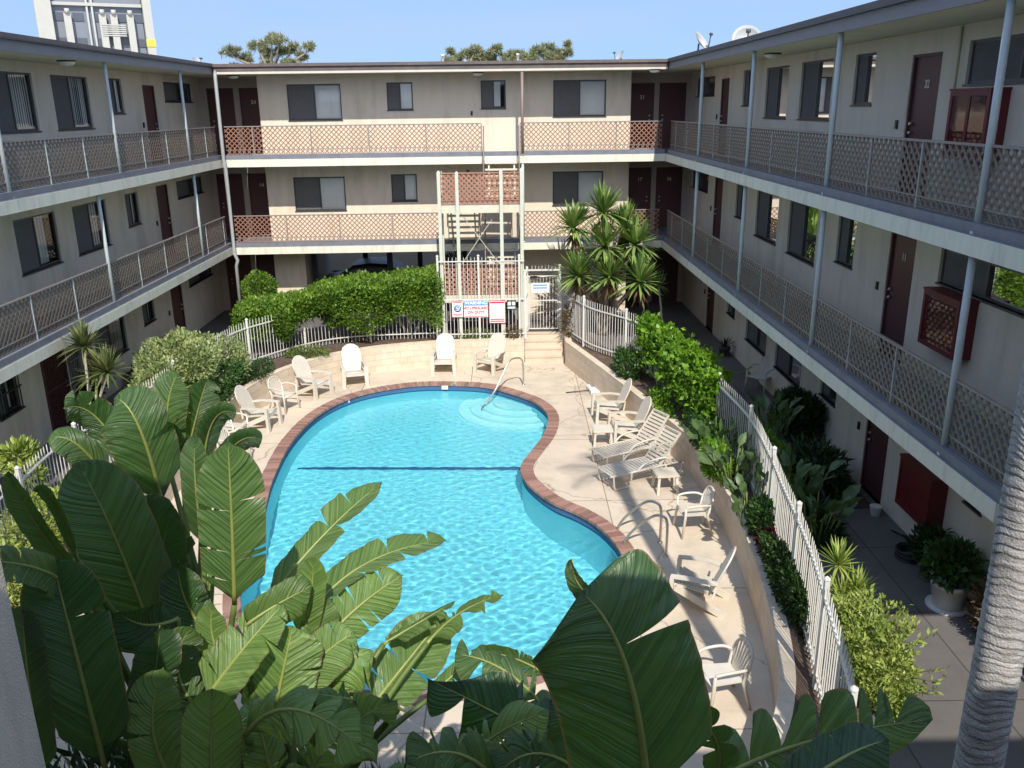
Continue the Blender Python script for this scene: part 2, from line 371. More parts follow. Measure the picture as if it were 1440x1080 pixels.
def wall(name, k, u0, u1, z0, z1, off, holes, mat, depth=.09):
    mb = MB(); us = sorted({u0, u1} | {h[i] for h in holes for i in (0, 1)}); zs = sorted({z0, z1} | {h[i] for h in holes for i in (2, 3)})
    us = [u for u in us if u0 <= u <= u1]; zs = [z for z in zs if z0 <= z <= z1]
    for a, b in zip(us[:-1], us[1:]):
        for c, d in zip(zs[:-1], zs[1:]):
            um, zm = (a + b) / 2, (c + d) / 2
            if any(h[0] < um < h[1] and h[2] < zm < h[3] for h in holes): continue
            mb.face([pos(k, a, off, c), pos(k, b, off, c), pos(k, b, off, d), pos(k, a, off, d)])
    for a, b, c, d in holes:
        for p, q in (((a, c), (b, c)), ((b, c), (b, d)), ((b, d), (a, d)), ((a, d), (a, c))):
            mb.face([pos(k, p[0], off, p[1]), pos(k, q[0], off, q[1]), pos(k, q[0], off + depth, q[1]), pos(k, p[0], off + depth, p[1])])
    return mb.build(name, mat, bld, recalc=False)

def window(k, u0, u1, z0, z1, off, style='blind', split=None):
    """sliding window: frame > glass pane, insect screen, blind; 'near' half (viewer's left) carries the screen"""
    flip = (k == 'R'); um = split if split is not None else (u0 + u1) / 2
    o = off + .045; f = .045; mb = MB()
    wbox(mb, k, u0, u1, o, o + .05, z0, z0 + f); wbox(mb, k, u0, u1, o, o + .05, z1 - f, z1)
    wbox(mb, k, u0, u0 + f, o, o + .05, z0 + f, z1 - f); wbox(mb, k, u1 - f, u1, o, o + .05, z0 + f, z1 - f)
    wbox(mb, k, um - f / 2, um + f / 2, o - .01, o + .05, z0 + f, z1 - f)
    wbox(mb, k, u0 - .02, u1 + .02, off - .025, off + .05, z0 - .03, z0, 0)       # sill
    w = mb.build('window', M['frame'], bld)
    c, d = (u0, um) if flip else (um, u1)
    s = MB(); sl, sh = (um + f / 2, u1 - f) if flip else (u0 + f, um - f / 2)
    wbox(s, k, sl, sh, o + .012, o + .018, z0 + f, z1 - f)
    s.build('insect_screen', M['screen'], w)
    p = MB(); e = o + .03
    lo, hi = (c + f / 2, d - f) if not flip else (c + f, d - f / 2)
    p.face([pos(k, lo, e, z0 + f), pos(k, hi, e, z0 + f), pos(k, hi, e, z1 - f), pos(k, lo, e, z1 - f)])
    p.build('pane', M['glass'], w, recalc=False)
    if style in ('blind', 'half', 'curtain'):
        v = MB(); n = max(3, int((hi - lo) / .085)); zz = z0 + f + (.05 if style == 'blind' else .02)
        if style == 'half': lo, hi = (lo, lo + (hi - lo) * .6); n = max(2, n // 2)
        for i in range(n):
            x = lo + (hi - lo) * (i + .5) / n; hw = (hi - lo) / n * .53; t = random.uniform(.008, .03)
            v.face([pos(k, x - hw, off + .10, zz), pos(k, x + hw, off + .10 + t, zz), pos(k, x + hw, off + .10 + t, z1 - f), pos(k, x - hw, off + .10, z1 - f)])
        v.build('vertical_blind' if style != 'curtain' else 'curtain', M['blind'] if style != 'curtain' else M['curtain'], w, recalc=False)
        if style == 'blind':
            q = MB(); wbox(q, k, lo, hi, off + .082, off + .097, z0 + f, z0 + f + .05); q.build('track', M['pvc'], w)
    return w

def font_mesh(s, size, depth=.004):
    c = bpy.data.curves.new('txt', 'FONT'); c.body = s; c.size = size; c.align_x = 'CENTER'; c.align_y = 'CENTER'; c.extrude = depth; c.offset = size * .03
    o = bpy.data.objects.new('txt', c); me = bpy.data.meshes.new_from_object(o); bpy.data.objects.remove(o); bpy.data.curves.remove(c); return me
ROT = {'L': Matrix.Rotation(R(90), 4, 'Z') @ Matrix.Rotation(R(90), 4, 'X'), 'R': Matrix.Rotation(R(-90), 4, 'Z') @ Matrix.Rotation(R(90), 4, 'X'), 'B': Matrix.Rotation(R(90), 4, 'X')}
def lettering(name, s, size, mat, parent, k, loc, depth=.004):
    me = font_mesh(s, size, depth); me.transform(ROT[k]); me.transform(Matrix.Translation(loc))
    return link(name, me, mat, parent)

def door(k, u0, u1, z0, z1, off, number=None, mat='door', handle=0):
    mb = MB(); o = off + .05; f = .04
    wbox(mb, k, u0 + f, u1 - f, o + .01, o + .04, z0 + .01, z1 - f)
    d = mb.build('door', M[mat], bld)
    fr = MB(); wbox(fr, k, u0, u0 + f, o - .03, o + .05, z0, z1); wbox(fr, k, u1 - f, u1, o - .03, o + .05, z0, z1); wbox(fr, k, u0 + f, u1 - f, o - .03, o + .05, z1 - f, z1)
    fr.build('door_frame', M['door'], d)
    uh = u1 - .14 if handle else u0 + .14
    for zz, nm in ((z0 + .98, 'handle'), (z0 + 1.12, 'deadbolt')):
        h = MB(); p = Vector(pos(k, uh, o + .01, zz)); q = Vector(pos(k, uh, o - .05, zz)); h.tube([p, q], .026, 10); h.build(nm, M['steel'], d)
    if number: lettering('number', number, .17, M['number'], d, k, pos(k, (u0 + u1) / 2 + (0 if k == 'B' else 0), o + .004, z0 + 1.72), .004)
    return d

def bell(k, u, z, off):
    mb = MB(); wbox(mb, k, u - .035, u + .035, off - .03, off, z - .07, z + .07); mb.build('doorbell', M['black'], bld)

# openings on the two side wings (u = distance from the camera side)
LW = {3: [(15.1, 16.1, 6.86, 7.72), (17.97, 19.74, 6.53, 7.72), (20.55, 22.38, 6.53, 7.72), (23.56, 24.38, 6.86, 7.74), (27.42, 29.92, 7.18, 7.75)],
      2: [(15.1, 16.1, 3.94, 4.80), (17.97, 19.72, 3.66, 4.80), (20.55, 22.36, 3.66, 4.80), (23.55, 24.4, 3.93, 4.80), (27.44, 29.9, 4.29, 4.82)],
      1: [(16.2, 17.02, 1.09, 1.98), (19.15, 20.3, .84, 1.98), (20.6, 22.42, .84, 1.98), (23.62, 24.48, 1.17, 1.98), (27.45, 29.83, 1.50, 1.98)]}
LD = {3: (25.77, 26.68, F3, 7.62), 2: (25.76, 26.7, F2, 4.82), 1: (25.82, 26.78, 0, 2.03)}
RW = {3: [(27.92, 30.4, 7.16, 7.73), (23.97, 24.77, 6.86, 7.76), (21.0, 22.71, 6.57, 7.74), (18.3, 20.15, 6.57, 7.75), (16.3, 17.2, 6.86, 7.75), (10.6, 13.15, 7.13, 7.72)],
      2: [(28.07, 30.42, 4.22, 4.79), (23.97, 24.77, 3.88, 4.77), (20.98, 22.77, 3.63, 4.79), (18.35, 20.18, 3.59, 4.80), (16.35, 17.23, 3.88, 4.80), (10.6, 13.14, 4.25, 4.78)],
      1: [(24.07, 24.95, 1.05, 1.98), (21.08, 22.9, .78, 1.98), (18.5, 20.35, .75, 1.98), (16.45, 17.32, 1.05, 1.98), (11.05, 11.5, 1.32, 1.9)]}
RD = {3: [(13.9, 14.88, F3, 7.62), (26.2, 27.14, F3, 7.62)], 2: [(13.95, 14.89, F2, 4.80), (26.24, 27.22, F2, 4.80)], 1: [(14.04, 14.96, 0, 2.03), (26.45, 27.39, 0, 2.03)]}
ZR = {3: (F3, 7.955), 2: (F2, 5.195), 1: (0, 2.445)}
HMIN = (18.0, 19.06, 0, 1.98)
for fl in (1, 2, 3):
    z0, z1 = ZR[fl]
    wall('wall', 'L', 3.0, 31.1, z0, z1, W, LW[fl] + [LD[fl]] + ([HMIN] if fl == 1 else []), M['stucco'])
    wall('wall', 'R', 6.0, 31.25, z0, z1, W, RW[fl] + RD[fl], M['stucco'])
    for i, (a, b, c, d) in enumerate(LW[fl]):
        st = {3: 'blind', 2: 'half', 1: 'half'}[fl]
        if fl == 1 and i == 2: st = 'curtain'
        if i == 4: st = 'none'
        window('L', a, b, c, d, W, st)
    for i, (a, b, c, d) in enumerate(RW[fl]):
        st = 'blind' if (fl == 3 and 1 < i < 5) else ('half' if fl == 1 or i in (0, 5) else 'none')
        window('R', a, b, c, d, W, st, split=11.87 if i == 5 else None)
    door('L', *LD[fl], W, None, 'door', 1); bell('L', 25.5, LD[fl][2] + 1.1, W)
    for i, dd in enumerate(RD[fl]):
        door('R', *dd, W, {(3, 0): '32', (2, 0): '11'}.get((fl, i)), 'door', 1); bell('R', dd[1] + .28, dd[2] + 1.1, W)
# dark rooms behind the openings
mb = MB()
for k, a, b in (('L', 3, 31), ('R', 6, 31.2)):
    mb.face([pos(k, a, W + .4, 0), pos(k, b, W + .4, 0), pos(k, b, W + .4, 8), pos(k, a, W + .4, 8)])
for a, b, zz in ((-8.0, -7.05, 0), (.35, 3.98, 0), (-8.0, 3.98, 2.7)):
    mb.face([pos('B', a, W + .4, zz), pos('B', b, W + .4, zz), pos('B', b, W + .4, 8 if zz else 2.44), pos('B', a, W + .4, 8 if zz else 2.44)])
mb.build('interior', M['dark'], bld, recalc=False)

# barred gate door, barred windows on the ground floor left
g = MB(); wbox(g, 'L', 18.0, 18.05, W - .02, W + .03, 0.02, 1.98); wbox(g, 'L', 19.01, 19.06, W - .02, W + .03, 0.02, 1.98)
for z in (.02, 1.0, 1.93): wbox(g, 'L', 18.05, 19.01, W - .02, W + .03, z, z + .05)
for i in range(11): wbox(g, 'L', 18.08 + i * .085, 18.10 + i * .085, W - .01, W + .01, .07, 1.93)
wbox(g, 'L', 18.0, 19.06, W + .05, W + .07, .02, 1.98, 0)
g.build('security_door', M['door'], bld)
for a, b, c, d in (LW[1][0], LW[1][1]):
    g = MB()
    for z in (c - .03, (c + d) / 2, d): wbox(g, 'L', a - .04, b + .04, W - .07, W - .045, z, z + .03)
    n = int((b - a) / .1)
    for i in range(n + 1): u = a + (b - a) * i / n; wbox(g, 'L', u - .008, u + .008, W - .045, W - .028, c - .05, d + .03)
    g.build('security_bars', M['black' if a < 17 else 'rail'], bld)

# back wing
BW = {3: [(-7.13, -5.4, 6.57, 7.68), (-3.93, -3.09, 6.85, 7.70), (-.89, -.08, 6.86, 7.73), (1.46, 3.19, 6.58, 7.71)],
      2: [(-7.17, -5.47, 3.67, 4.77), (-3.94, -3.08, 3.94, 4.82), (1.45, 3.15, 3.72, 4.83)],
      1: [(2.1, 3.2, 1.0, 1.95)]}
for fl in (2, 3):
    z0, z1 = ZR[fl]
    wall('wall', 'B', -8.05, 4.0, z0, z1, W, BW[fl], M['stucco'])
wall('wall', 'B', -8.05, -7.0, 0, 2.445, W, [], M['stucco'])
wall('wall', 'B', .35, 4.0, 0, 2.445, W, BW[1], M['stucco'])
for fl in (1, 2, 3):
    for i, (a, b, c, d) in enumerate(BW[fl]): window('B', a, b, c, d, W, 'blind' if not (fl == 3 and i == 2) else 'half')
for fl in (1, 2, 3):
    z0, z1 = ZR[fl]; zd = {3: 7.62, 2: 4.82, 1: 2.05}[fl]
    dl = [(-10.16, -9.27, z0, zd), (-9.08, -8.2, z0, zd)]; dr = [(4.2, 5.0, z0, zd), (5.17, 6.1, z0, zd)]
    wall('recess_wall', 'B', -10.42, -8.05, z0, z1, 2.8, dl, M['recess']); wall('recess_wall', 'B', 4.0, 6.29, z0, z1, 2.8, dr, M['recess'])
    for i, dd in enumerate(dl + dr):
        door('B', *dd, 2.8, {(3, 1): '24', (2, 1): '14', (3, 2): '21', (2, 2): '17', (2, 3): '16'}.get((fl, i)), 'door', i in (1, 2))
    mb = MB()
    for x in (-8.05, 4.0): mb.face([pos('B', x, W, z0), pos('B', x, 2.8, z0), pos('B', x, 2.8, z1), pos('B', x, W, z1)])
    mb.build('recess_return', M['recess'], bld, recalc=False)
bell('B', -1.2, 6.72, W)
for x, z in ((-1.38, 4.85), (-1.15, 3.9)): bell('B', x, z, W)
# body of the back wing behind the rooms, carport ceiling, rear walls
mb = MB(); wbox(mb, 'B', -7.0, .35, W, 5.6, 2.30, 2.445)
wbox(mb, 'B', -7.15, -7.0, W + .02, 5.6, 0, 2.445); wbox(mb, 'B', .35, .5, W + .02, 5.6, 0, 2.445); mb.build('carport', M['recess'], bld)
for x, o in ((-6.85, 2.0), (-4.25, 2.2), (-3.5, 5.2), (-2.45, 2.6), (-1.75, 4.8), (-5.6, 5.2)): mb = MB(); wbox(mb, 'B', x - .09, x + .09, o, o + .18, 0, 2.30); mb.build('carport_post', M['black'], bld)
mb = MB()
wbox(mb, 'B', -6.95, .3, 5.45, 5.5, .85, .91); wbox(mb, 'B', -6.95, .3, 5.45, 5.5, .45, .5)
mb.build('carport_railing', M['black'], bld)
mb = MB(); mb.tube([pos('R', 13.4, W - .02, 6.9), pos('R', 13.4, W - .02, 7.93)], .02, 6); mb.build('conduit', M['soffit'], bld)
mb = MB(); wbox(mb, 'B', -8.8, 4.8, 5.6, 5.8, 2.445, 7.95)
wbox(mb, 'L', 3, 37, 8.5, 8.7, 0, 8.2); wbox(mb, 'R', 6, 37, 8.5, 8.7, 0, 8.2); mb.build('rear_wall', M['stucco'], bld)

# walkway slabs: painted edge, dark ledge on top
def slab(k, u0, u1, z, o1=2.85):
    mb = MB(); wbox(mb, k, u0, u1, 0, o1, z - .24, z - .012, 0); wbox(mb, k, u0, u1, .012, o1, z - .012, z, 1); wbox(mb, k, u0, u1 if k == 'B' else min(u1, 28.15), .035, .24, z, z + .125, 1)
    return mb.build('walkway_slab', [M['fascia'], M['ledge']], bld)
for z in (F3, F2):
    slab('L', 4.0, 31.5, z); slab('R', 8.62 if z == F2 else 5.5, 31.5, z); slab('B', XL + .01, XR - .01, z)
for k, a, b in (('L', 3.0, 37.5), ('R', 5.0, 37.5), ('B', XL + .03, XR - .03)):
    de = 6.2 if k == 'B' else 9.2; mb = MB(); wbox(mb, k, a, b, .04, de, EAVE, EAVE + .2, 0); wbox(mb, k, a, b, .10, de, EAVE + .2, EAVE + .27, 1); mb.build('roof', [M['soffit'], M['roof']], bld)
    mb = MB()
    if k == 'B':
        wbox(mb, k, a, b, 0, .04, EAVE - .005, EAVE + .075, 1); wbox(mb, k, a, b, -.015, .04, EAVE + .075, EAVE + .20, 0)
        wbox(mb, k, a, b, -.07, .10, EAVE + .20, EAVE + .29, 0)
    else:
        wbox(mb, k, a, b, 0, .04, EAVE - .005, EAVE + .19, 2); wbox(mb, k, a, b, -.07, .10, EAVE + .19, EAVE + .215, 3); wbox(mb, k, a, b, -.05, .10, EAVE + .215, EAVE + .30, 0)
    mb.build('eave_trim', [M['gutter'], M['trimcream'], M['trim'], M['black']], bld)

# columns
def column(k, u, z0, z1, r=.04, m='post', off=.10):
    mb = MB(); mb.tube([pos(k, u, off, z0), pos(k, u, off, z1)], r, 10); mb.lathe([(r * 1.7, 0), (r * 1.7, .03), (r, .04)], pos(k, u, off, z0), 10); mb.build('column', M[m], bld)
for u in (5.25, 10.0, 14.74, 19.5, 24.2): column('R', u, F3, EAVE, .045); 
for u in (10.0, 14.74, 19.5, 24.2): column('R', u, F2, 5.2, .045)
for u in (11.0, 15.8, 20.57, 25.35): column('L', u, F3, EAVE)
for u in (13.2, 19.25, 25.47): column('L', u, F2, 5.2)
column('B', .43, F3, EAVE, .045, 'postbrown', .06); column('B', .43, F2, 5.2, .045, 'post', .06)
mb = MB(); mb.tube([(-8.93, 28.0, EAVE + .15), (-8.90, 27.86, EAVE - .1), (-8.92, 27.86, 5.5), (-8.88, 27.84, 5.1), (-8.9, 27.84, 2.5), (-8.8, 27.78, 2.3), (-8.88, 27.84, 2.1), (-8.9, 27.84, .02)], .055, 10); mb.build('downspout', M['postgrey'], bld)
mb = MB(); mb.tube([(-8.97, 28.06, EAVE), (-8.97, 28.06, 5.45)], .05, 10); mb.tube([(-8.97, 28.06, 5.19), (-8.97, 28.06, 2.7)], .05, 10); mb.build('column', M['postgrey'], bld)

# walkway railings: rails and posts with an expanded diamond lattice
def railing(k, u0, u1, zf, posts, off=.12, pitch=.152):
    mb = MB(); zt, zb, zl = zf + .98, zf + .28, zf + .145
    mb.bar(pos(k, u0, off, zt), pos(k, u1, off, zt), .045, .03); mb.bar(pos(k, u0, off, zb), pos(k, u1, off, zb), .03, .018); mb.bar(pos(k, u0, off, zl), pos(k, u1, off, zl), .02, .012)
    rl = mb.build('railing', M['rail'], bld)
    lt = MB(); w = .026 if k == 'B' else .042
    for z0, z1 in ((zl + .006, zb - .009), (zb + .009, zt - .015)):
        h = z1 - z0; L = u1 - u0; n = int((L + h) / pitch) + 1
        for i in range(n + 1):
            for sgn, o in ((1, off - .004), (-1, off + .004)):
                a = u0 - h + i * pitch; b = a + h; c0, c1 = z0, z1
                if sgn < 0: a, b = b, a
                # clip to the panel
                lo, hi = u0, u1; t0, t1 = 0.0, 1.0
                d = b - a
                for lim, side in ((lo, 1), (hi, -1)):
                    ta = (lim - a) / d
                    if (d > 0) == (side > 0): t0 = max(t0, ta)
                    else: t1 = min(t1, ta)
                if t1 - t0 < .02: continue
                A = pos(k, a + d * t0, o, c0 + h * t0); B = pos(k, a + d * t1, o, c0 + h * t1)
                lt.bar(A, B, .007, w, up=(0, 0, 1))
    lt.build('lattice', M['latticethin' if k == 'B' else 'latticegrey'], rl)
    for u in posts:
        p = MB(); p.bar(pos(k, u, off, zf + .12), pos(k, u, off, zt - .015), .032, .032, up=(0, 1, 0)); p.build('post', M[{'L': 'post', 'R': 'postgrey', 'B': 'rail'}[k]], rl)
    return rl
pr = [5.25 + 4.75 / 3 * i for i in range(1, 15)]
railing('R', 5.0, 28.2, F3, pr); railing('R', 8.7, 28.2, F2, [u for u in pr if u > 8.7])
pl = [11.0 + 4.78 / 3 * i for i in range(0, 11)]
railing('L', 9.0, 27.95, F3, pl); railing('L', 9.0, 27.95, F2, [9.1 + 1.69 * i for i in range(12)])
railing('B', -8.86, -.86, F3, [-8.0 + 1.8 * i for i in range(4)] + [-.86]); railing('B', .36, 4.86, F3, [.36, 1.9, 3.4])
railing('B', -8.86, -2.2, F2, [-7.2, -5.5, -3.8, -2.2]); railing('B', .46, 4.86, F2, [.46, 1.9, 3.4])

# front wing: the camera stands on its top walkway; its left block reaches forward
mb = MB(); mb.box(-10, -2.20, -6, 3.30, -.75, 7.35); mb.build('wall', M['stucco'], bld)
mb = MB(); mb.box(-2.19, 12, -8, .0, 8.0, 8.3); mb.build('roof', M['soffit'], bld)
mb = MB(); mb.box(-1.79, 12, -1.5, -.25, F3 - .25, F3); mb.box(-1.79, 12, -1.5, -.25, F2 - .25, F2); mb.build('walkway_slab', M['fascia'], bld)
mb = MB(); mb.box(-1.79, 12, -1.75, -1.6, 0, 8.0); mb.build('wall', M['stucco'], bld)

# ceiling lamps, wall cabinets, roof things
def lamp(x, y, label, z=EAVE, r=.19):
    t = empty('ceiling_lamp', (x, y, z), 0, label, 'ceiling lamp', 'round walkway ceiling lamps')
    a = MB(); a.lathe([(r, 0), (r, -.03), (r * .93, -.035)], n=24); a.build('base', M['black'], t)
    b = MB(); b.lathe([(r * .92, -.03), (r * .85, -.07), (r * .55, -.105), (0.001, -.12)], n=24); b.build('lamp_shade', M['lamp'], t)
lamp(-9.36, 19.55, 'round white ceiling lamp under the left eave above the windows')
lamp(5.83, 20.28, 'round white ceiling lamp under the right eave beside a post')
lamp(-.95, 28.84, 'round white ceiling lamp under the back eave over the narrow barred-blind window')
lamp(-8.62, 28.75, 'round white ceiling lamp in the back left corner by the downspout')
lamp(4.55, 28.4, 'round white ceiling lamp in the back right corner before the doors')

def cabinet(u0, u1, z0, z1, label, panels):
    t = empty('wall_cabinet', pos('R', (u0 + u1) / 2, W, z0), 0, label, 'wall cabinet', 'dark red wall cabinets')
    off = Vector(t.location); a = MB(); o0 = W - .27
    wbox(a, 'R', u0, u1, o0 + .02, W - .002, z0, z1); wbox(a, 'R', u0 - .02, u1 + .02, o0 - .01, W - .002, z1, z1 + .03)
    def done(mb, n, m):
        mb.v = [tuple(Vector(p) - off) for p in mb.v]; mb.build(n, m, t)
    done(a, 'case', M['doorred'])
    f = MB(); e = .07
    wbox(f, 'R', u0, u0 + e, o0, o0 + .02, z0, z1); wbox(f, 'R', u1 - e, u1, o0, o0 + .02, z0, z1); wbox(f, 'R', u0 + e, u1 - e, o0, o0 + .02, z0, z0 + e); wbox(f, 'R', u0 + e, u1 - e, o0, o0 + .02, z1 - e, z1)
    if panels == 2: um = (u0 + u1) / 2; wbox(f, 'R', um - .035, um + .035, o0, o0 + .02, z0 + e, z1 - e)
    done(f, 'frame', M['doorred'])
    p = MB(); wbox(p, 'R', u0 + e, u1 - e, o0 + .01, o0 + .019, z0 + e, z1 - e); done(p, 'front_panel', M['redgloss'] if panels else M['doorred'])
    if False:
        l = MB(); h = z1 - z0 - 2 * e; a0, b0 = u0 + e, u1 - e
        n = int((b0 - a0 + h) / .09)
        for i in range(n + 1):
            for s in (1, -1):
                A = a0 - h + i * .09; B = A + h
                if s < 0: A, B = B, A
                d = B - A; t0, t1 = 0, 1
                for lim, side in ((a0, 1), (b0, -1)):
                    ta = (lim - A) / d
                    if (d > 0) == (side > 0): t0 = max(t0, ta)
                    else: t1 = min(t1, ta)
                if t1 - t0 > .03: l.bar(pos('R', A + d * t0, o0 + .006 + s * .001, z0 + e + h * t0), pos('R', A + d * t1, o0 + .006 + s * .001, z0 + e + h * t1), .006, .014)
        done(l, 'lattice', M['doorred'])
cabinet(11.93, 12.98, 6.12, 7.04, 'dark red wall cabinet with two glossy panels beside top-floor door 32', 2)
cabinet(11.91, 12.97, 3.35, 4.18, 'dark red wall cabinet with one glossy front panel on the middle walkway by door 11', 1)
cabinet(11.96, 13.0, .60, 1.42, 'plain dark red wall cabinet on the ground floor above the black hose', 0)

def dish(loc, rz, s, label, tilt=55):
    t = empty('satellite_dish', loc, rz, label, 'satellite dish', 'satellite dishes on the roof')
    a = MB(); pr = [(.001, 0)] + [(s * r, s * r * r * .28) for r in (.2, .4, .6, .8, 1.0)]
    a.lathe(pr, n=24); a.lathe([(s * 1.0, s * .28), (s * 1.0, s * .25), (.001, -.03)], n=24)
    rot = Matrix.Rotation(R(tilt), 4, 'X'); a.v = [tuple(rot @ Vector(p) + Vector((0, 0, s * .95))) for p in a.v]; a.build('reflector', M['dish'], t, recalc=False)
    f = rot @ Vector((0, 0, s * 1.15)) + Vector((0, 0, s * .95)); lo = rot @ Vector((0, -s * .95, s * .2)) + Vector((0, 0, s * .95))
    b = MB(); b.tube([lo, f], .022 * s / .4, 6); b.tube([f - Vector((.06, 0, 0)), f + Vector((.06, 0, 0))], .05 * s / .4, 8); b.build('feed_arm', M['frame'], t)
    c = MB(); c.tube([(0, .1 * s, s * .9), (0, .15 * s, .3 * s), (0, .15 * s, 0)], .025, 8); c.build('mast', M['frame'], t)
RT = EAVE + .27
dish((5.3, 25.5, RT - .02), R(60), .32, 'small grey satellite dish on the roof corner, its arm raised to the left')
dish((6.35, 24.6, RT - .10), R(-10), .39, 'large pale satellite dish standing on the right roof', 62)
dish((3.85, 31.5, RT), R(-75), .24, 'small dark-sided satellite dish on the back roof near the right corner')
dish((-10.3, 30.5, RT), R(70), .2, 'tiny satellite dish on the back left roof corner')
for x, h, r, lab in ((-2.30, .42, .045, 'tall thin white vent pipe on the back roof, left of the pair'), (-1.5, .2, .05, 'short white vent pipe on the back roof'), (.35, .42, .04, 'tall thin white vent pipe on the back roof, right of the white box'), (-5.4, .16, .05, 'small dark capped vent pipe on the back roof at left')):
    v = MB(); v.lathe([(r, 0), (r, h), (r * 1.5, h), (r * 1.5, h + .04), (.001, h + .05)], n=12); o = v.build('vent_pipe', M['pvc'], None); o.location = (x, 32.6, RT); tag(o, lab, 'vent pipe', 'roof vent pipes')
v = MB(); v.box(-.35, .35, -.2, .2, 0, .16); v.box(-.38, .38, -.23, .23, .16, .19); o = v.build('roof_vent_box', M['pvc'], None); o.location = (-.45, 32.6, RT); tag(o, 'low white vent box on the back roof between two pipes', 'vent box')

# ------------------------------------------------------------------ ground, deck, planter wall
DZ = -.75
V2 = lambda L: [Vector(p) for p in L]
wall_c = V2([(1.66, 27.0), (1.66, 25.6), (2.2, 23.7), (2.62, 22.2), (3.2, 20.0), (3.72, 18.0), (3.95, 16.4), (3.96, 14.5), (3.84, 12.5), (3.70, 11.2), (3.53, 10.1), (3.25, 9.0), (2.75, 8.0), (2.0, 7.3), (.8, 6.85), (-1, 6.75), (-3, 6.95), (-5, 7.7), (-6.3, 9.0), (-6.9, 11.0), (-7.05, 13.5), (-7.06, 17), (-7.02, 19.3), (-6.95, 20.8), (-6.74, 22.0), (-6.34, 23.0), (-5.74, 23.95), (-5.05, 24.65), (-3.9, 25.32), (-2.4, 25.75), (-1, 25.93), (.40, 26.05), (.40, 27.0)])
WP = [wall_c[0]] + catmull(wall_c[1:-1], 5, closed=False) + [wall_c[-1]]
WO = offset(WP, .2); WC = offset(WP, .1)

pool_c = [(-1.65, 23.87), (-.61, 23.57), (.39, 22.6), (.79, 21.87), (.95, 20.99), (.82, 19.86), (.5, 18.8), (.22, 17.9), (.24, 17.2), (.49, 16.51), (.85, 15.9), (1.27, 15.45), (1.63, 14.9), (1.88, 14.18), (1.97, 13.37), (1.85, 12.55), (1.5, 11.7), (1.0, 11.0), (.35, 10.45), (-.6, 10.1), (-1.8, 10.0), (-3.0, 10.3), (-3.9, 11.1), (-4.5, 12.3), (-4.8, 13.8), (-5.01, 15.6), (-5.27, 17.41), (-5.37, 19.64), (-5.08, 21.65), (-4.3, 23.05), (-2.95, 23.83)]
PP = catmull(pool_c, 6)
area = sum(a.x * b.y - b.x * a.y for a, b in zip(PP, PP[1:] + PP[:1]))
OUTS = -1 if area > 0 else 1
PO = offset(PP, .25 * OUTS, True)

hole = [(p.x, p.y) for p in WC]
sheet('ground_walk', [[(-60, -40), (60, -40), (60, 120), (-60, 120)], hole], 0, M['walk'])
sheet('street', [[(-60, 38.2), (60, 38.2), (60, 119), (-60, 119)]], .004, M['street'])
deckloop = [(p.x, p.y) for p in offset(WP, .02)]
sheet('pool_deck', [deckloop, [(p.x, p.y) for p in offset(PP, .12 * OUTS, True)]], DZ, M['deck'])
sheet('planter_soil', [[(-7.4, 3.4), (3.3, .4), (3.2, 6.3), (2.2, 6.95), (.9, 6.5), (-1, 6.4), (-3, 6.6), (-5.1, 7.3), (-6.6, 7.2)]], .02, M['soil'])
# planting bed between the low wall and the fence
SO = offset(WP, .95); SO[0] = Vector((2.35, 26.9)); SO[-1] = Vector((-.35, 26.9))
mb = MB()
for a, b, c, d in zip(WO[:-1], WO[1:], SO[1:], SO[:-1]): mb.face([(a.x, a.y, .012), (b.x, b.y, .012), (c.x, c.y, .012), (d.x, d.y, .012)])
tag(mb.build('soil_bed', M['soil'], None), kind='structure')

def sweep(mb, inner, outer, z0, z1, mi=0, top=1):
    s = 0
    for i in range(len(inner) - 1):
        a, b, c, d = inner[i], inner[i + 1], outer[i + 1], outer[i]; l = (b - a).length; t = s + l
        uvq = [(s, z0), (t, z0), (t, z1), (s, z1)]
        mb.face([(a.x, a.y, z0), (b.x, b.y, z0), (b.x, b.y, z1), (a.x, a.y, z1)], mi, False, uvq)
        mb.face([(c.x, c.y, z0), (d.x, d.y, z0), (d.x, d.y, z1), (c.x, c.y, z1)], mi, False, [(t, z0), (s, z0), (s, z1), (t, z1)])
        mb.face([(a.x, a.y, z1), (b.x, b.y, z1), (c.x, c.y, z1), (d.x, d.y, z1)], mi, False, [(s, .09), (t, .09), (t, .11), (s, .11)])
        s = t
    for i in (0, -1):
        a, b = inner[i], outer[i]; mb.face([(a.x, a.y, z0), (b.x, b.y, z0), (b.x, b.y, z1), (a.x, a.y, z1)], mi, False, [(0, z0), (.2, z0), (.2, z1), (0, z1)])
mb = MB(); sweep(mb, WP, WO, DZ - .02, .03)
o = mb.build('retaining_wall', M['block'], None); tag(o, 'low curved cream block wall holding the planting bed around the pool deck', 'retaining wall')

# steps from the gate down to the deck
t = empty('entry_steps', (1.02, 26.5, DZ), 0, 'concrete steps leading from the white gate down to the pool deck', 'steps')
for i in range(4):
    mb = MB(); y = -.55 + i * .27; mb.box(-.6, .62, y, .62, i * .19 - .02 * (i > 0), (i + 1) * .186 - .012, 0); mb.box(-.605, .625, y - .02, .62, (i + 1) * .186 - .012, (i + 1) * .186); mb.build('step', M['deck'], t)

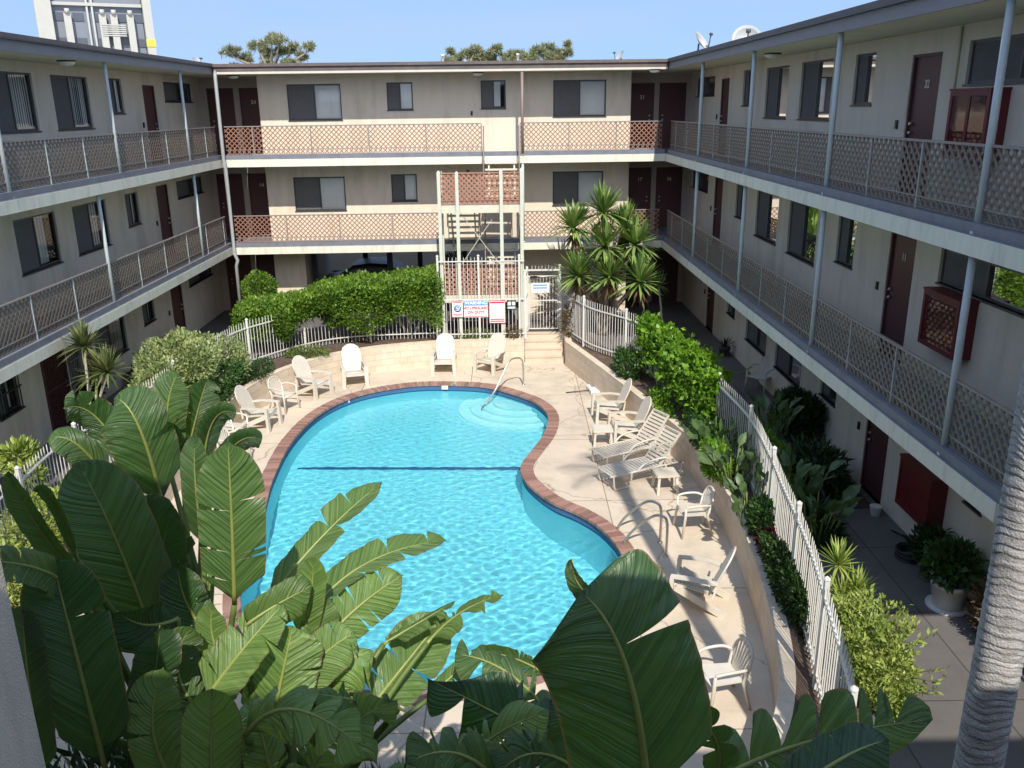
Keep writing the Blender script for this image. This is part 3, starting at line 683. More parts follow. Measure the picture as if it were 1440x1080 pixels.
# ------------------------------------------------------------------ pool
pool = empty('swimming_pool', (0, 0, 0), 0, 'kidney-shaped turquoise swimming pool with brick coping and a dark tile band', 'swimming pool')
WZ = -.93
def fz(y): return -1.75 - .12 * (24 - y) / 4 if y > 20 else (-1.87 - (20 - y) * .14 if y > 13.5 else -2.78)
mb = MB(); n = len(PP); s = 0
for i in range(n):
    a, b = PP[i], PP[(i + 1) % n]; t2 = s + (b - a).length
    mb.face([(a.x, a.y, -1.02), (b.x, b.y, -1.02), (b.x, b.y, DZ + .0), (a.x, a.y, DZ + .0)], 0, True, [(s, -1.02), (t2, -1.02), (t2, DZ), (s, DZ)])
    s = t2
mb.build('tile_band', M['tile'], pool, recalc=False)
def plaster():
    m = surf('pool_plaster', (.42, .775, .835), .75, .04, 1.5); return m
M['plaster'] = plaster()
mb = MB()
for i in range(n):
    a, b = PP[i], PP[(i + 1) % n]
    mb.face([(a.x, a.y, fz(a.y)), (b.x, b.y, fz(b.y)), (b.x, b.y, -1.02), (a.x, a.y, -1.02)], 0, True)
mb.build('basin_wall', M['plaster'], pool, recalc=False)
bm = bmesh.new(); vs = [bm.verts.new((p.x, p.y, fz(p.y))) for p in PP]; es = [bm.edges.new((vs[i], vs[(i + 1) % n])) for i in range(n)]
bmesh.ops.triangle_fill(bm, use_beauty=True, edges=es)
for yy in (20, 13.5): bmesh.ops.bisect_plane(bm, geom=bm.verts[:] + bm.edges[:] + bm.faces[:], plane_co=(0, yy, 0), plane_no=(0, 1, 0))
for v in bm.verts: v.co.z = fz(v.co.y)
for f in bm.faces:
    if f.normal.z < 0: f.normal_flip()
me = bpy.data.meshes.new('basin_floor'); bm.to_mesh(me); bm.free(); floor_o = link('basin_floor', me, M['plaster'], pool)
LY = 19.15
mb = MB(); mb.face([(-5.2, LY + .04, fz(LY) + .02), (.6, LY - .14, fz(LY) + .02), (.6, LY + .0, fz(LY) + .04), (-5.2, LY + .18, fz(LY) + .02)])
mb.build('depth_line', surf('line_tile', (.02, .12, .30), .5, .1, 9), pool, recalc=False)
# round entry steps at the back
cx, cy = .20, 23.05
for i, (r, z) in enumerate(((.75, -1.10), (1.08, -1.30), (1.40, -1.50), (1.72, -1.68))):
    mb = MB(); pts = []
    for k in range(40):
        a = 2 * math.pi * k / 40; pts.append(Vector((cx + r * math.cos(a), cy + r * math.sin(a))))
    def inside(p):
        c = False; j = n - 1
        for i2 in range(n):
            a, b = PP[i2], PP[j]
            if (a.y > p.y) != (b.y > p.y) and p.x < (b.x - a.x) * (p.y - a.y) / (b.y - a.y) + a.x: c = not c
            j = i2
        return c
    cl = []
    for p in pts:
        q = p.copy(); g = 0
        while not inside(q) and g < 60: q = q + (Vector((-.9, 22.4)) - q) * .03; g += 1
        cl.append(q)
    mb.face([(p.x, p.y, z) for p in cl], 0)
    for k in range(40):
        a, b = cl[k], cl[(k + 1) % 40]; mb.face([(a.x, a.y, z), (b.x, b.y, z), (b.x, b.y, z - .32), (a.x, a.y, z - .32)])
    mb.build('pool_step', surf('step_plaster', (.80, .93, .92), .7, .03, 3), pool, recalc=True)
# coping bricks, one ring
mb = MB(); ring = resample(PP, .094, True); L = len(ring); vals = []
for i in range(L - 1):
    a, b = ring[i], ring[(i + 1) % L]
    if (b - a).length < .05: continue
    d = (b - a).normalized(); nn = Vector((-d.y, d.x)) * OUTS; a2, b2 = a + d * .004, b - d * .004
    z1 = DZ + .014 + random.uniform(-.003, .003); o1 = .25 + random.uniform(-.006, .006); f0 = nn * -.035
    mb.hexa([(*(a2 + f0), DZ - .045), (*(b2 + f0), DZ - .045), (*(b2 + nn * o1), DZ - .045), (*(a2 + nn * o1), DZ - .045), (*(a2 + f0), z1), (*(b2 + f0), z1), (*(b2 + nn * o1), z1), (*(a2 + nn * o1), z1)])
    vals += [random.random()] * 6
cop = mb.build('coping', M['brick'], pool, recalc=True)
at = cop.data.attributes.new('v', 'FLOAT', 'FACE'); at.data.foreach_set('value', vals)
mb = MB()
for i in range(n):
    a, b = PP[i], PP[(i + 1) % n]; c, d = PO[(i + 1) % n], PO[i]
    mb.face([(a.x, a.y, DZ + .004), (b.x, b.y, DZ + .004), (c.x, c.y, DZ + .004), (d.x, d.y, DZ + .004)])
mb.build('mortar_bed', M['mortar'], pool, recalc=False)
# lane of tiny depth marks on the tile band
for x, y, a in ((-1.95, 23.86, 0), (-4.62, 22.75, 35)):
    mb = MB(); c, s2 = math.cos(R(a)), math.sin(R(a)); mb.box(-.09, .09, -.03, -.02, -.88, -.77); mb.v = [(x + p[0] * c - p[1] * s2, y + p[0] * s2 + p[1] * c - .02, p[2]) for p in mb.v]; mb.build('depth_marker', M['signwhite'], pool)

# water: a rippled sheet of real geometry
def water_obj():
    st = .026; xs = np.arange(-5.6, 2.2, st); ys = np.arange(9.8, 24.1, st)
    poly = np.array([(p.x, p.y) for p in PP])
    X, Y = np.meshgrid(xs, ys); ins = np.zeros(X.shape, bool); j = n - 1
    for i in range(n):
        xi, yi = poly[i]; xj, yj = poly[j]
        cnd = ((yi > Y) != (yj > Y)) & (X < (xj - xi) * (Y - yi) / (yj - yi + 1e-12) + xi); ins ^= cnd; j = i
    # grow the mask by one cell so that the sheet tucks behind the tile
    g = ins.copy()
    for dx, dy in ((1, 0), (-1, 0), (0, 1), (0, -1)): g |= np.roll(np.roll(ins, dx, 1), dy, 0)
    Z = np.zeros(X.shape); rg = np.random.default_rng(3)
    for k in range(60):
        wl = rg.uniform(.10, .36); a = rg.uniform(0, 2 * np.pi); kx, ky = np.cos(a) * 2 * np.pi / wl, np.sin(a) * 2 * np.pi / wl
        amp = .00043 * wl ** 1.0; Z += amp * np.sin(kx * X + ky * Y + rg.uniform(0, 6.28) + .8 * np.sin(.6 * X + .4 * Y + k))
    idx = -np.ones(X.shape, int); cells = []
    H, Wd = X.shape; vs = []
    for r in range(H - 1):
        for c in range(Wd - 1):
            if g[r, c] and g[r, c + 1] and g[r + 1, c] and g[r + 1, c + 1]:
                q = []
                for rr, cc in ((r, c), (r, c + 1), (r + 1, c + 1), (r + 1, c)):
                    if idx[rr, cc] < 0: idx[rr, cc] = len(vs); vs.append((X[rr, cc], Y[rr, cc], WZ + Z[rr, cc]))
                    q.append(int(idx[rr, cc]))
                cells.append(q)
    me = bpy.data.meshes.new('water'); me.from_pydata(vs, [], cells); me.polygons.foreach_set('use_smooth', [True] * len(cells)); me.update()
    m, nt, b = nmat('pool_water'); Lk = nt.links.new
    rf = N(nt, 'ShaderNodeBsdfRefraction'); sock(rf, 'IOR', 1.33); sock(rf, 'Roughness', 0.0); sock(rf, 'Color', (.64, .95, .985, 1))
    gl = N(nt, 'ShaderNodeBsdfGlossy'); sock(gl, 'Roughness', .01); tcw = N(nt, 'ShaderNodeTexCoord'); nw = N(nt, 'ShaderNodeTexNoise'); sock(nw, 'Scale', 13.0); sock(nw, 'Detail', 3.0); Lk(tcw.outputs['Object'], nw.inputs['Vector']); bw = N(nt, 'ShaderNodeBump'); sock(bw, 'Strength', .35); sock(bw, 'Distance', .03); Lk(nw.outputs['Fac'], bw.inputs['Height']); Lk(bw.outputs[0], gl.inputs['Normal']); fr = N(nt, 'ShaderNodeFresnel'); sock(fr, 'IOR', 1.33); Lk(bw.outputs[0], fr.inputs['Normal'])
    mx = N(nt, 'ShaderNodeMixShader'); Lk(fr.outputs[0], mx.inputs[0]); Lk(rf.outputs[0], mx.inputs[1]); Lk(gl.outputs[0], mx.inputs[2]); Lk(mx.outputs[0], nt.nodes['Material Output'].inputs[0])
    o = link('water', me, m); o['kind'] = 'structure'; return o
water = water_obj()
try:
    water.cycles.is_caustics_caster = True
    for o in pool.children:
        o.cycles.is_caustics_receiver = True
except Exception as e: print('caustics', e)

# pool rails
def rail_thing(name, paths, label, r=.025):
    t = empty(name, paths[0][0], 0, label, 'handrail', None); o = Vector(paths[0][0])
    for p in paths:
        a = MB(); a.tube([Vector(q) - o for q in catmull([Vector(x) for x in p], 6, closed=False)], r, 10); a.build('rail_tube', M['steel'], t)
        for q in (p[0], p[-1]):
            if abs(q[2] - DZ) < .05: c = MB(); c.lathe([(.055, .0), (.055, .012), (.025, .03)], Vector(q) - o, 12); c.build('flange', M['steel'], t)
    return t
rail_thing('pool_handrail', [[(.33, 23.72, DZ), (.33, 23.72, DZ + .45), (.29, 23.70, DZ + .76), (.12, 23.55, DZ + .86), (-.10, 23.35, DZ + .78), (-.45, 22.95, DZ + .15), (-.78, 22.55, -1.0), (-.85, 22.48, -1.3)]], 'single bent steel handrail going from the deck into the water at the round pool steps')
la = [(1.93, 14.72, DZ - .25), (1.98, 14.68, DZ + .1), (2.15, 14.55, DZ + .42), (2.42, 14.40, DZ + .72), (2.60, 14.28, DZ + .76), (2.68, 14.22, DZ + .62), (2.68, 14.20, DZ)]
lb = [(1.98, 14.12, DZ - .25), (2.03, 14.10, DZ + .1), (2.2, 13.98, DZ + .42), (2.46, 13.82, DZ + .72), (2.62, 13.74, DZ + .76), (2.70, 13.70, DZ + .62), (2.70, 13.68, DZ)]
t = rail_thing('pool_ladder', [la, lb], 'pair of steel ladder rails beside the brick coping at the right of the pool')
for z in (-.50, -.20): a = MB(); a.box(-.12, .1, -.6, 0, z, z + .03); a.build('ladder_step', M['signwhite'], t)

# ------------------------------------------------------------------ stairs
st = empty('outdoor_staircase', (-.85, 26.2, 0), 0, 'steep metal outdoor staircase with lattice landings and pointed posts rising beside the fence', 'staircase')
sx, sy = -.85, 26.2
def sb(mb): mb.v = [(p[0] - sx, p[1] - sy, p[2]) for p in mb.v]; return mb
for x, zt, y in ((-2.10, 5.14, 26.22), (-1.56, 5.12, 26.16), (-.25, 5.16, 26.16), (.36, 5.2, 26.22)):
    mb = MB(); mb.box(x - .05, x + .05, y - .05, y + .05, 0, zt - .06); q = [(x - .05, y - .05), (x + .05, y - .05), (x + .05, y + .05), (x - .05, y + .05)]
    for k in range(4): a, b = q[k], q[(k + 1) % 4]; mb.face([(a[0], a[1], zt - .06), (b[0], b[1], zt - .06), (x, y, zt)])
    sb(mb).build('post', M['stairpost'], st)
def lat_panel(x0, x1, z0, z1, y, par, mat='lattice', pitch=.152, w=.035):
    lt = MB(); h = z1 - z0; nn = int((x1 - x0 + h) / pitch) + 1
    for i in range(nn + 1):
        for sgn in (1, -1):
            a = x0 - h + i * pitch; b = a + h
            if sgn < 0: a, b = b, a
            d = b - a; t0, t1 = 0, 1
            for lim, side in ((x0, 1), (x1, -1)):
                ta = (lim - a) / d
                if (d > 0) == (side > 0): t0 = max(t0, ta)
                else: t1 = min(t1, ta)
            if t1 - t0 > .02: lt.bar((a + d * t0, y + .005 * sgn, z0 + h * t0), (a + d * t1, y + .005 * sgn, z0 + h * t1), .008, w)
    sb(lt).build('lattice', M[mat], par)
for zl in (4.10, 1.36):
    mb = MB(); mb.box(-2.15, .41, 26.30, 27.05, zl - .06, zl); mb.box(-2.15, .41, 26.275, 26.30, zl - .22, zl + .01); sb(mb).build('landing', M['tread'], st)
    mb = MB(); mb.bar((-2.08, 26.29, zl + .95), (.34, 26.29, zl + .95), .05, .035); mb.bar((-2.08, 26.29, zl + .16), (.34, 26.29, zl + .16), .04, .025); mb.bar((-2.08, 26.29, zl + .06), (.34, 26.29, zl + .06), .03, .02)
    for x in (-1.65, -1.25, -.85, -.45, 0): mb.bar((x, 26.29, zl), (x, 26.29, zl + .93), .02, .02, up=(0, 1, 0))
    sb(mb).build('landing_rail', M['lattice'], st); lat_panel(-2.06, .32, zl + .06, zl + .93, 26.30, st, w=.045)
    for x in (-2.1, .36):
        mb = MB(); mb.bar((x, 26.3, zl + .95), (x, 27.0, zl + .95), .03, .05); mb.bar((x, 26.3, zl + .1), (x, 27.0, zl + .1), .03, .03)
        for i in range(6): mb.bar((x, 26.38 + i * .12, zl + .1), (x, 26.38 + i * .12, zl + .95), .015, .015, up=(0, 1, 0))
        sb(mb).build('landing_rail', M['rail'], st)
def flight(x0, x1, ya, za, yb, zb, nst):
    for i in range(nst):
        t = (i + 1) / (nst + 1); y = ya + (yb - ya) * t; z = za + (zb - za) * t
        mb = MB(); mb.box(x0, x1, y - .13, y + .13, z - .045, z); sb(mb).build('tread', M['tread'], st)
    for x in (x0 + .12, x1 - .12):
        mb = MB(); mb.bar((x, ya, za - .09), (x, yb, zb - .09), .045, .14, up=(0, 0, 1)); sb(mb).build('stringer', M['stairpost'], st)
    for x in (x0 - .03, x1 + .03):
        mb = MB(); mb.tube([(x, ya, za + .9), (x, yb, zb + .9)], .02, 8)
        for t in (.1, .5, .9): mb.tube([(x, ya + (yb - ya) * t, za + (zb - za) * t - .1), (x, ya + (yb - ya) * t, za + (zb - za) * t + .9)], .014, 6)
        sb(mb).build('stair_rail', M['rail'], st)
flight(-.76, .28, 27.05, 4.10, 28.22, F3, 6); flight(-1.95, -.98, 27.05, 4.10, 28.2, F2, 6)
flight(-.76, .28, 27.05, 1.36, 28.22, F2, 6); flight(-1.95, -.98, 27.05, 1.36, 28.4, 0, 6)
mb = MB(); mb.bar((-1.5, 26.5, 2.3), (-.3, 26.5, 4.0), .015, .015); mb.bar((-1.6, 26.52, 4.0), (-.35, 26.52, 2.3), .015, .015); sb(mb).build('brace', M['stairpost'], st)
for x in (-2.1, .36):
    mb = MB(); mb.box(x - .045, x + .045, 27.0, 27.09, 0, 5.06 if x > 0 else 5.06); sb(mb).build('post', M['stairpost'], st)

# ------------------------------------------------------------------ white picket fence
def fence(path, label, zrail=(.22, 1.16), ztop=1.36, pitch=.115, post_every=18, name='picket_fence'):
    P = resample(V2(path), pitch); o = Vector((P[0].x, P[0].y, 0)); t = empty(name, o, 0, label, 'fence', None)
    for z in zrail:
        mb = MB(); m = resample(V2(path), .35); m.append(Vector(path[-1]))
        for a, b in zip(m[:-1], m[1:]):
            if (b - a).length > .01: mb.bar((a.x - o.x, a.y - o.y, z), (b.x - o.x, b.y - o.y, z), .038, .03)
        mb.build('rail', M['white'], t)
    pk = MB()
    for i, p in enumerate(P):
        x, y = p.x - o.x, p.y - o.y
        if i % post_every == 0:
            mb = MB(); mb.box(x - .03, x + .03, y - .03, y + .03, 0, ztop + .03); mb.lathe([(.045, ztop + .03), (.045, ztop + .05), (.001, ztop + .08)], (x, y, 0), 8); mb.build('post', M['white'], t)
        else:
            h = .0072; dx = random.uniform(-.004, .004); pk.box(x - h + dx, x + h + dx, y - h, y + h, .06, ztop - .03)
            q = [(x - h + dx, y - h), (x + h + dx, y - h), (x + h + dx, y + h), (x - h + dx, y + h)]
            for k in range(4): a, b = q[k], q[(k + 1) % 4]; pk.face([(a[0], a[1], ztop - .03), (b[0], b[1], ztop - .03), (x + dx, y, ztop + .01)])
    pk.build('pickets', M['white'], t, recalc=True)
    return t
fr = [(1.60, 27.08), (1.98, 25.7), (2.40, 24.5), (3.3, 23.1), (3.65, 21.9), (3.95, 20.3), (4.2, 18.6), (4.36, 17.0), (4.46, 15.2), (4.30, 13.3), (4.16, 12.2), (4.02, 11.0), (3.87, 9.9), (3.68, 8.9), (3.5, 7.95), (3.3, 7.1), (2.9, 6.4)]
fb = [(-2.3, 26.12), (-3.75, 26.0), (-5.2, 25.7), (-6.2, 24.95), (-6.95, 23.9), (-7.5, 22.8), (-7.75, 21), (-7.85, 19), (-8.0, 16.5), (-8.2, 14.5), (-8.1, 13.2), (-7.9, 11), (-7.5, 9), (-6.6, 7.2)]
smooth = lambda L: [(p.x, p.y) for p in catmull(V2(L), 5, closed=False)]
fence(smooth(fr), 'white metal picket fence curving along the right planting bed, partly under the vine', (.2, 1.28), 1.5)
fence(smooth(fb), 'white metal picket fence running behind the clipped hedge and down the left side')
fence([(-2.22, 26.10), (.42, 26.10)], 'tall white picket fence panel carrying the pool signs before the staircase', (.18, 1.27, 2.45), 2.58, .113, 11)
# gate
g = empty('pool_gate', (1.04, 27.09, 0), 0, 'white metal picket gate with a closer arm at the top of the steps', 'gate')
for x, z in ((-.52, 2.1), (.52, 2.15)): mb = MB(); mb.box(x - .035, x + .035, -.035, .035, 0, z); mb.build('post', M['white'], g)
mb = MB()
for z in (.08, 1.0, 1.78, 1.98): mb.bar((-.48, 0, z), (.48, 0, z), .03, .05 if z > 1.5 else .035)
for x in (-.46, .46): mb.bar((x, 0, .08), (x, 0, 1.78), .03, .04, up=(0, 1, 0))
mb.build('frame', M['white'], g)
mb = MB()
for i in range(9): x = -.4 + i * .1; mb.bar((x, 0, .1), (x, 0, 1.76 if i % 2 else 1.76), .016, .016, up=(0, 1, 0))
for i in range(8): x = -.36 + i * .105; mb.bar((x, 0, 1.98), (x, 0, 2.12), .016, .016, up=(0, 1, 0))
mb.build('pickets', M['white'], g)
mb = MB(); mb.tube([(.44, -.06, 1.80), (-.05, -.22, 1.78), (-.3, -.05, 1.80)], .014, 6); mb.box(-.42, -.2, -.07, -.03, 1.74, 1.80); mb.build('closer', M['black'], g)
fence([(.44, 26.15), (.53, 27.06)], 'short white picket return joining the gate post to the tall panel', (.2, 1.27, 1.98), 2.1, .11, 50)

# ------------------------------------------------------------------ signs
def sign(x0, x1, z0, z1, y, label, border=None, col='signwhite', nm='sign'):
    t = empty(nm, ((x0 + x1) / 2, y, (z0 + z1) / 2), 0, label, 'sign', None); w, h = (x1 - x0) / 2, (z1 - z0) / 2
    mb = MB(); mb.box(-w, w, 0, .006, -h, h); mb.build('panel', M[col], t)
    if border:
        b = MB(); e = .018
        for q in ((-w, w, -h, -h + e), (-w, w, h - e, h), (-w, -w + e, -h + e, h - e), (w - e, w, -h + e, h - e)): b.box(q[0], q[1], -.002, 0, q[2], q[3])
        b.build('border', M[border], t)
    return t, w, h
def strip(t, x0, x1, z0, z1, mat, nm='band', y=-.003): mb = MB(); mb.box(x0, x1, y, 0, z0, z1); mb.build(nm, M[mat], t)
def text(t, s, size, x, z, mat, y=-.006): return lettering('lettering', s, size, M[mat], t, 'B', (x, y, z), .002)
SY = 26.06
t, w, h = sign(-1.83, -1.47, .72, 1.24, SY, 'white pool sign with a round blue emblem, leftmost on the tall fence', 'signred')
mb = MB(); mb.lathe([(.115, 0), (.115, .003), (.001, .0035)], n=28); mb.v = [(p[0], -p[2], p[1] + .02) for p in mb.v]; mb.build('emblem', M['signblue'], t)
mb = MB(); mb.bar((-.05, -.006, .06), (.04, -.006, -.01), .004, .03); mb.bar((.04, -.006, -.01), (.065, -.006, .07), .004, .022); mb.bar((-.07, -.006, -.03), (.05, -.006, -.035), .004, .014); mb.build('diver_mark', M['signwhite'], t)
strip(t, -w + .05, w - .05, h - .06, h - .035, 'signred', 'text_line'); strip(t, -w + .05, w - .05, -h + .09, -h + .115, 'signred', 'text_line'); strip(t, -w + .08, w - .08, -h + .045, -h + .065, 'signred', 'text_line')
t, w, h = sign(-1.45, -.71, .72, 1.26, SY, 'white sign reading WARNING NO LIFEGUARD ON DUTY with a blue top band')
strip(t, -w + .01, w - .01, h - .17, h - .01, 'signblue'); text(t, 'WARNING', .14, 0, h - .09, 'signwhite'); text(t, 'NO LIFEGUARD', .115, 0, .02, 'signred'); text(t, 'ON DUTY', .115, 0, -.115, 'signred'); strip(t, -w + .03, w - .03, -h + .02, -h + .04, 'signred', 'text_line')
t, w, h = sign(-.68, -.17, .52, 1.24, SY, 'tall white rules sign with red header and footer lines on the fence', 'signred')
strip(t, -w + .03, w - .03, h - .09, h - .04, 'signred', 'text_line')
for i in range(6): strip(t, -w + .05, w - .05 - .03 * (i % 3), h - .16 - i * .06, h - .145 - i * .06, 'signpale', 'text_line')
for i in range(2): strip(t, -w + .04, w - .04, -h + .05 + i * .06, -h + .085 + i * .06, 'signred', 'text_line')
t, w, h = sign(-.13, .16, .95, 1.24, SY, 'small black and white pictogram sign, rightmost on the tall fence', None, 'black')
for x in (-.065, .065): strip(t, x - .05, x + .05, -.01, .10, 'signwhite', 'pictogram')
strip(t, -.12, .12, -.12, -.05, 'signpale', 'text_line')
t, w, h = sign(.66, 1.22, 1.25, 1.58, 27.04, 'white notice with blue lettering lines fixed to the gate')
for i in range(3): strip(t, -w + .05, w - .06, .07 - i * .09, .11 - i * .09, 'signblue' if i < 2 else 'signpale', 'text_line')

# ------------------------------------------------------------------ pool furniture (white resin)
RS = M['resin']
def mk_adirondack():
    t = empty('resin_armchair')
    out = [(-.21, 0), (.21, 0), (.26, .30), (.255, .52), (.20, .66), (.10, .73), (0, .75), (-.10, .73), (-.20, .66), (-.255, .52), (-.26, .30)]
    s, c = math.sin(R(24)), math.cos(R(24))
    b = MB(); b.plate(out, (0, .16, .30), (1, 0, 0), (0, s, c), .022)
    rim = [Vector((x, .16 - .012 + s * y, .30 + c * y)) for x, y in out]; b.tube(rim[1:] + [], .017, 6)
    b.build('backrest', RS, t)
    st = MB(); st.plate([(-.25, 0), (.25, 0), (.22, .50), (-.22, .50)], (0, -.34, .385), (1, 0, 0), (0, .985, -.17), .02)
    for i in range(9): x = -.2 + i * .05; st.bar((x, -.32, .412), (x, .12, .335), .026, .012)
    st.tube([(-.26, -.345, .39), (.26, -.345, .39)], .022, 8); st.box(-.25, .25, -.36, -.335, .30, .39)
    st.build('seat', RS, t)
    for sx in (-1, 1):
        a = MB(); pts = [(sx * .30, -.40, .545), (sx * .31, -.2, .56), (sx * .31, .05, .555), (sx * .27, .27, .53)]
        for p, q in zip(pts[:-1], pts[1:]): a.bar(p, q, .09, .028)
        a.bar((sx * .31, .22, .30), (sx * .27, .27, .53), .05, .03, up=(0, 1, 0)); a.build('armrest', RS, t)
        l = MB(); l.bar((sx * .295, -.375, .54), (sx * .305, -.40, 0), .10, .06, up=(0, 1, 0)); l.build('leg', RS, t)
        l = MB(); l.bar((sx * .27, -.33, .36), (sx * .275, .40, .02), .045, .10, up=(0, 0, 1)); l.build('leg', RS, t)
    return t
def mk_monobloc():
    t = empty('plastic_chair'); s = MB()
    s.plate([(-.23, -.23), (.23, -.23), (.20, .21), (-.20, .21)], (0, 0, .42), (1, 0, 0), (0, 1, -.04), .025); s.tube([(-.23, -.23, .43), (0, -.25, .435), (.23, -.23, .43)], .022, 8); s.build('seat', RS, t)
    b = MB()
    top = [(-.24, .25, .62), (-.22, .29, .74), (-.14, .325, .84), (0, .335, .875), (.14, .325, .84), (.22, .29, .74), (.24, .25, .62)]
    b.tube(catmull([Vector(p) for p in top], 5, closed=False), .02, 8)
    for i in range(7):
        x = -.165 + i * .055; zt = .865 - 2.4 * (x * 1.25) ** 2; yt = .335 - .6 * x * x * 2; b.bar((x * .8, .20, .44), (x * 1.25, yt, zt), .034, .010, up=(0, 1, 0))
    b.build('backrest', RS, t)
    for sx in (-1, 1):
        a = MB(); a.tube(catmull([Vector(p) for p in ((sx * .24, .25, .62), (sx * .29, .12, .655), (sx * .295, -.1, .65), (sx * .275, -.23, .62))], 5, closed=False), .022, 8); a.build('armrest', RS, t)
        l = MB(); l.tube([(sx * .275, -.23, .62), (sx * .255, -.23, .40), (sx * .285, -.285, 0)], [.022, .028, .02], 8); l.build('leg', RS, t)
        l = MB(); l.tube([(sx * .24, .25, .62), (sx * .215, .2, .42), (sx * .25, .31, 0)], [.02, .028, .02], 8); l.build('leg', RS, t)
    return t
def mk_lounge():
    t = empty('chaise_lounge'); s = MB()
    for i in range(15): y = -.93 + i * .083; s.box(-.27, .27, y - .027, y + .027, .335, .352)
    s.build('seat', RS, t); b = MB(); s5, c5 = math.sin(R(52)), math.cos(R(52))
    for i in range(9):
        d = .05 + i * .083; p = Vector((0, .28 + d * c5, .345 + d * s5)); q = Vector((0, c5, s5)) * .027
        nn = Vector((0, -s5, c5)) * .008
        b.hexa([p - q - nn + Vector((-.25, 0, 0)), p - q - nn + Vector((.25, 0, 0)), p + q - nn + Vector((.25, 0, 0)), p + q - nn + Vector((-.25, 0, 0)), p - q + nn + Vector((-.25, 0, 0)), p - q + nn + Vector((.25, 0, 0)), p + q + nn + Vector((.25, 0, 0)), p + q + nn + Vector((-.25, 0, 0))])
    for sx in (-1, 1): b.bar((sx * .265, .28, .345), (sx * .265, .28 + .80 * c5, .345 + .80 * s5), .035, .035)
    b.bar((-.28, .28 + .8 * c5, .345 + .8 * s5), (.28, .28 + .8 * c5, .345 + .8 * s5), .04, .04); b.build('backrest', RS, t)
    for sx in (-1, 1):
        f = MB(); f.tube([(sx * .285, -.98, .335), (sx * .285, .9, .335)], .022, 8); f.tube(catmull([Vector(p) for p in ((sx * .285, -.3, .335), (sx * .30, -.16, .46), (sx * .31, .1, .52), (sx * .30, .42, .50), (sx * .285, .55, .34))], 4, closed=False), .022, 8); f.build('side_frame', RS, t)
        for y0, y1 in ((-.9, -.45), (.42, .86)):
            l = MB(); l.tube(catmull([Vector(p) for p in ((sx * .285, y0, .335), (sx * .285, y0 + .03, .06), (sx * .285, y0 + .12, .022), (sx * .285, y1 - .12, .022), (sx * .285, y1 - .03, .06), (sx * .285, y1, .335))], 4, closed=False), .021, 8); l.build('leg', RS, t)
    return t
def mk_table():
    t = empty('side_table'); a = MB(); a.box(-.22, .22, -.22, .22, .40, .425); a.box(-.235, .235, -.235, .235, .385, .41)
    for i in range(6): a.box(-.19, .19, -.19 + i * .07, -.16 + i * .07, .425, .43)
    a.build('table_top', RS, t)
    for sx in (-1, 1):
        for sy_ in (-1, 1): l = MB(); l.bar((sx * .18, sy_ * .18, .39), (sx * .21, sy_ * .21, 0), .05, .05, up=(0, 1, 0)); l.build('leg', RS, t)
    return t
def face(dx, dy): return math.atan2(dx, -dy)      # heading of a thing whose front is -Y
def place(mk, spots, cat, grp):
    p = mk()
    for i, (x, y, z, dx, dy, lab) in enumerate(spots):
        o = p if i == 0 else copy_tree(p)
        o.scale = (1.08,) * 3 if cat == 'armchair' else (1, 1, 1); o.location = (x, y, z); o.rotation_euler = (0, 0, face(dx, dy)); tag(o, lab, cat, grp)
place(mk_adirondack, [
    (-2.04, 25.20, DZ, -.02, -1, 'tall round-backed white resin armchair facing the pool straight on, left of the sign panel'),
    (-.62, 25.22, DZ, -.5, -.86, 'tall round-backed white resin armchair turned towards the left, beside the pool handrail'),
    (-4.62, 24.10, DZ, .28, -.96, 'tall round-backed white resin armchair below the middle of the clipped hedge'),
    (-5.62, 23.10, DZ, .85, -.5, 'round-backed white resin armchair below the left end of the hedge, seen half sideways'),
    (-6.42, 20.55, DZ, .97, -.2, 'tall white resin armchair in profile between two slat-backed chairs on the left deck'),
    (2.52, 20.75, DZ, -1, -.08, 'tall white resin armchair against the right wall, farthest from the viewer on that side'),
    (2.78, 19.3, DZ, -1, -.12, 'tall white resin armchair beside the low table, next to the slatted loungers'),
    (2.98, 12.15, DZ, -.93, .36, 'tall white resin armchair seen from behind near the big dark leaf')], 'armchair', 'white resin armchairs around the pool')
place(mk_monobloc, [
    (-6.10, 21.85, DZ, .9, -.45, 'white slat-backed plastic chair on the left deck under the end of the picket fence'),
    (-6.72, 19.45, DZ, .93, -.36, 'white fan-backed plastic chair half hidden behind the upright green leaf at left'),
    (-6.35, 18.2, DZ, .9, -.3, 'white plastic chair nearly covered by the big leaves at the left edge of the deck'),
    (3.36, 14.62, DZ, -1, -.1, 'white plastic chair with arms by the steel ladder rails'),
    (2.75, 9.75, DZ, -1, -.2, 'white plastic chair nearest the viewer, behind the big dark leaf'),
    (6.22, 20.55, 0, -.75, -.66, 'white plastic chair in the shade of the right walkway beside a dark window')], 'plastic chair', 'white plastic chairs')
place(mk_lounge, [
    (2.71, 18.15, DZ, -.88, -.48, 'slatted white chaise lounge with raised back, farther of the pair'),
    (2.76, 17.08, DZ, -.9, -.45, 'slatted white chaise lounge with raised back, nearer of the pair')], 'chaise lounge', 'slatted chaise lounges')
place(mk_table, [
    (2.12, 19.05, DZ, 0, -1, 'low white resin side table in front of the armchair beside the loungers'),
    (3.16, 16.45, DZ, .1, -1, 'low white resin side table at the near side of the loungers')], 'side table', 'low white tables')
t = empty('pool_brush', (2.2, 23.0, DZ), R(8), 'white pool brush with a dark handle lying on the deck by the right wall', 'pool brush')
mb = MB(); mb.tube([(-.7, .0, .03), (-.02, 0, .06)], .014, 8); mb.build('handle', M['black'], t)
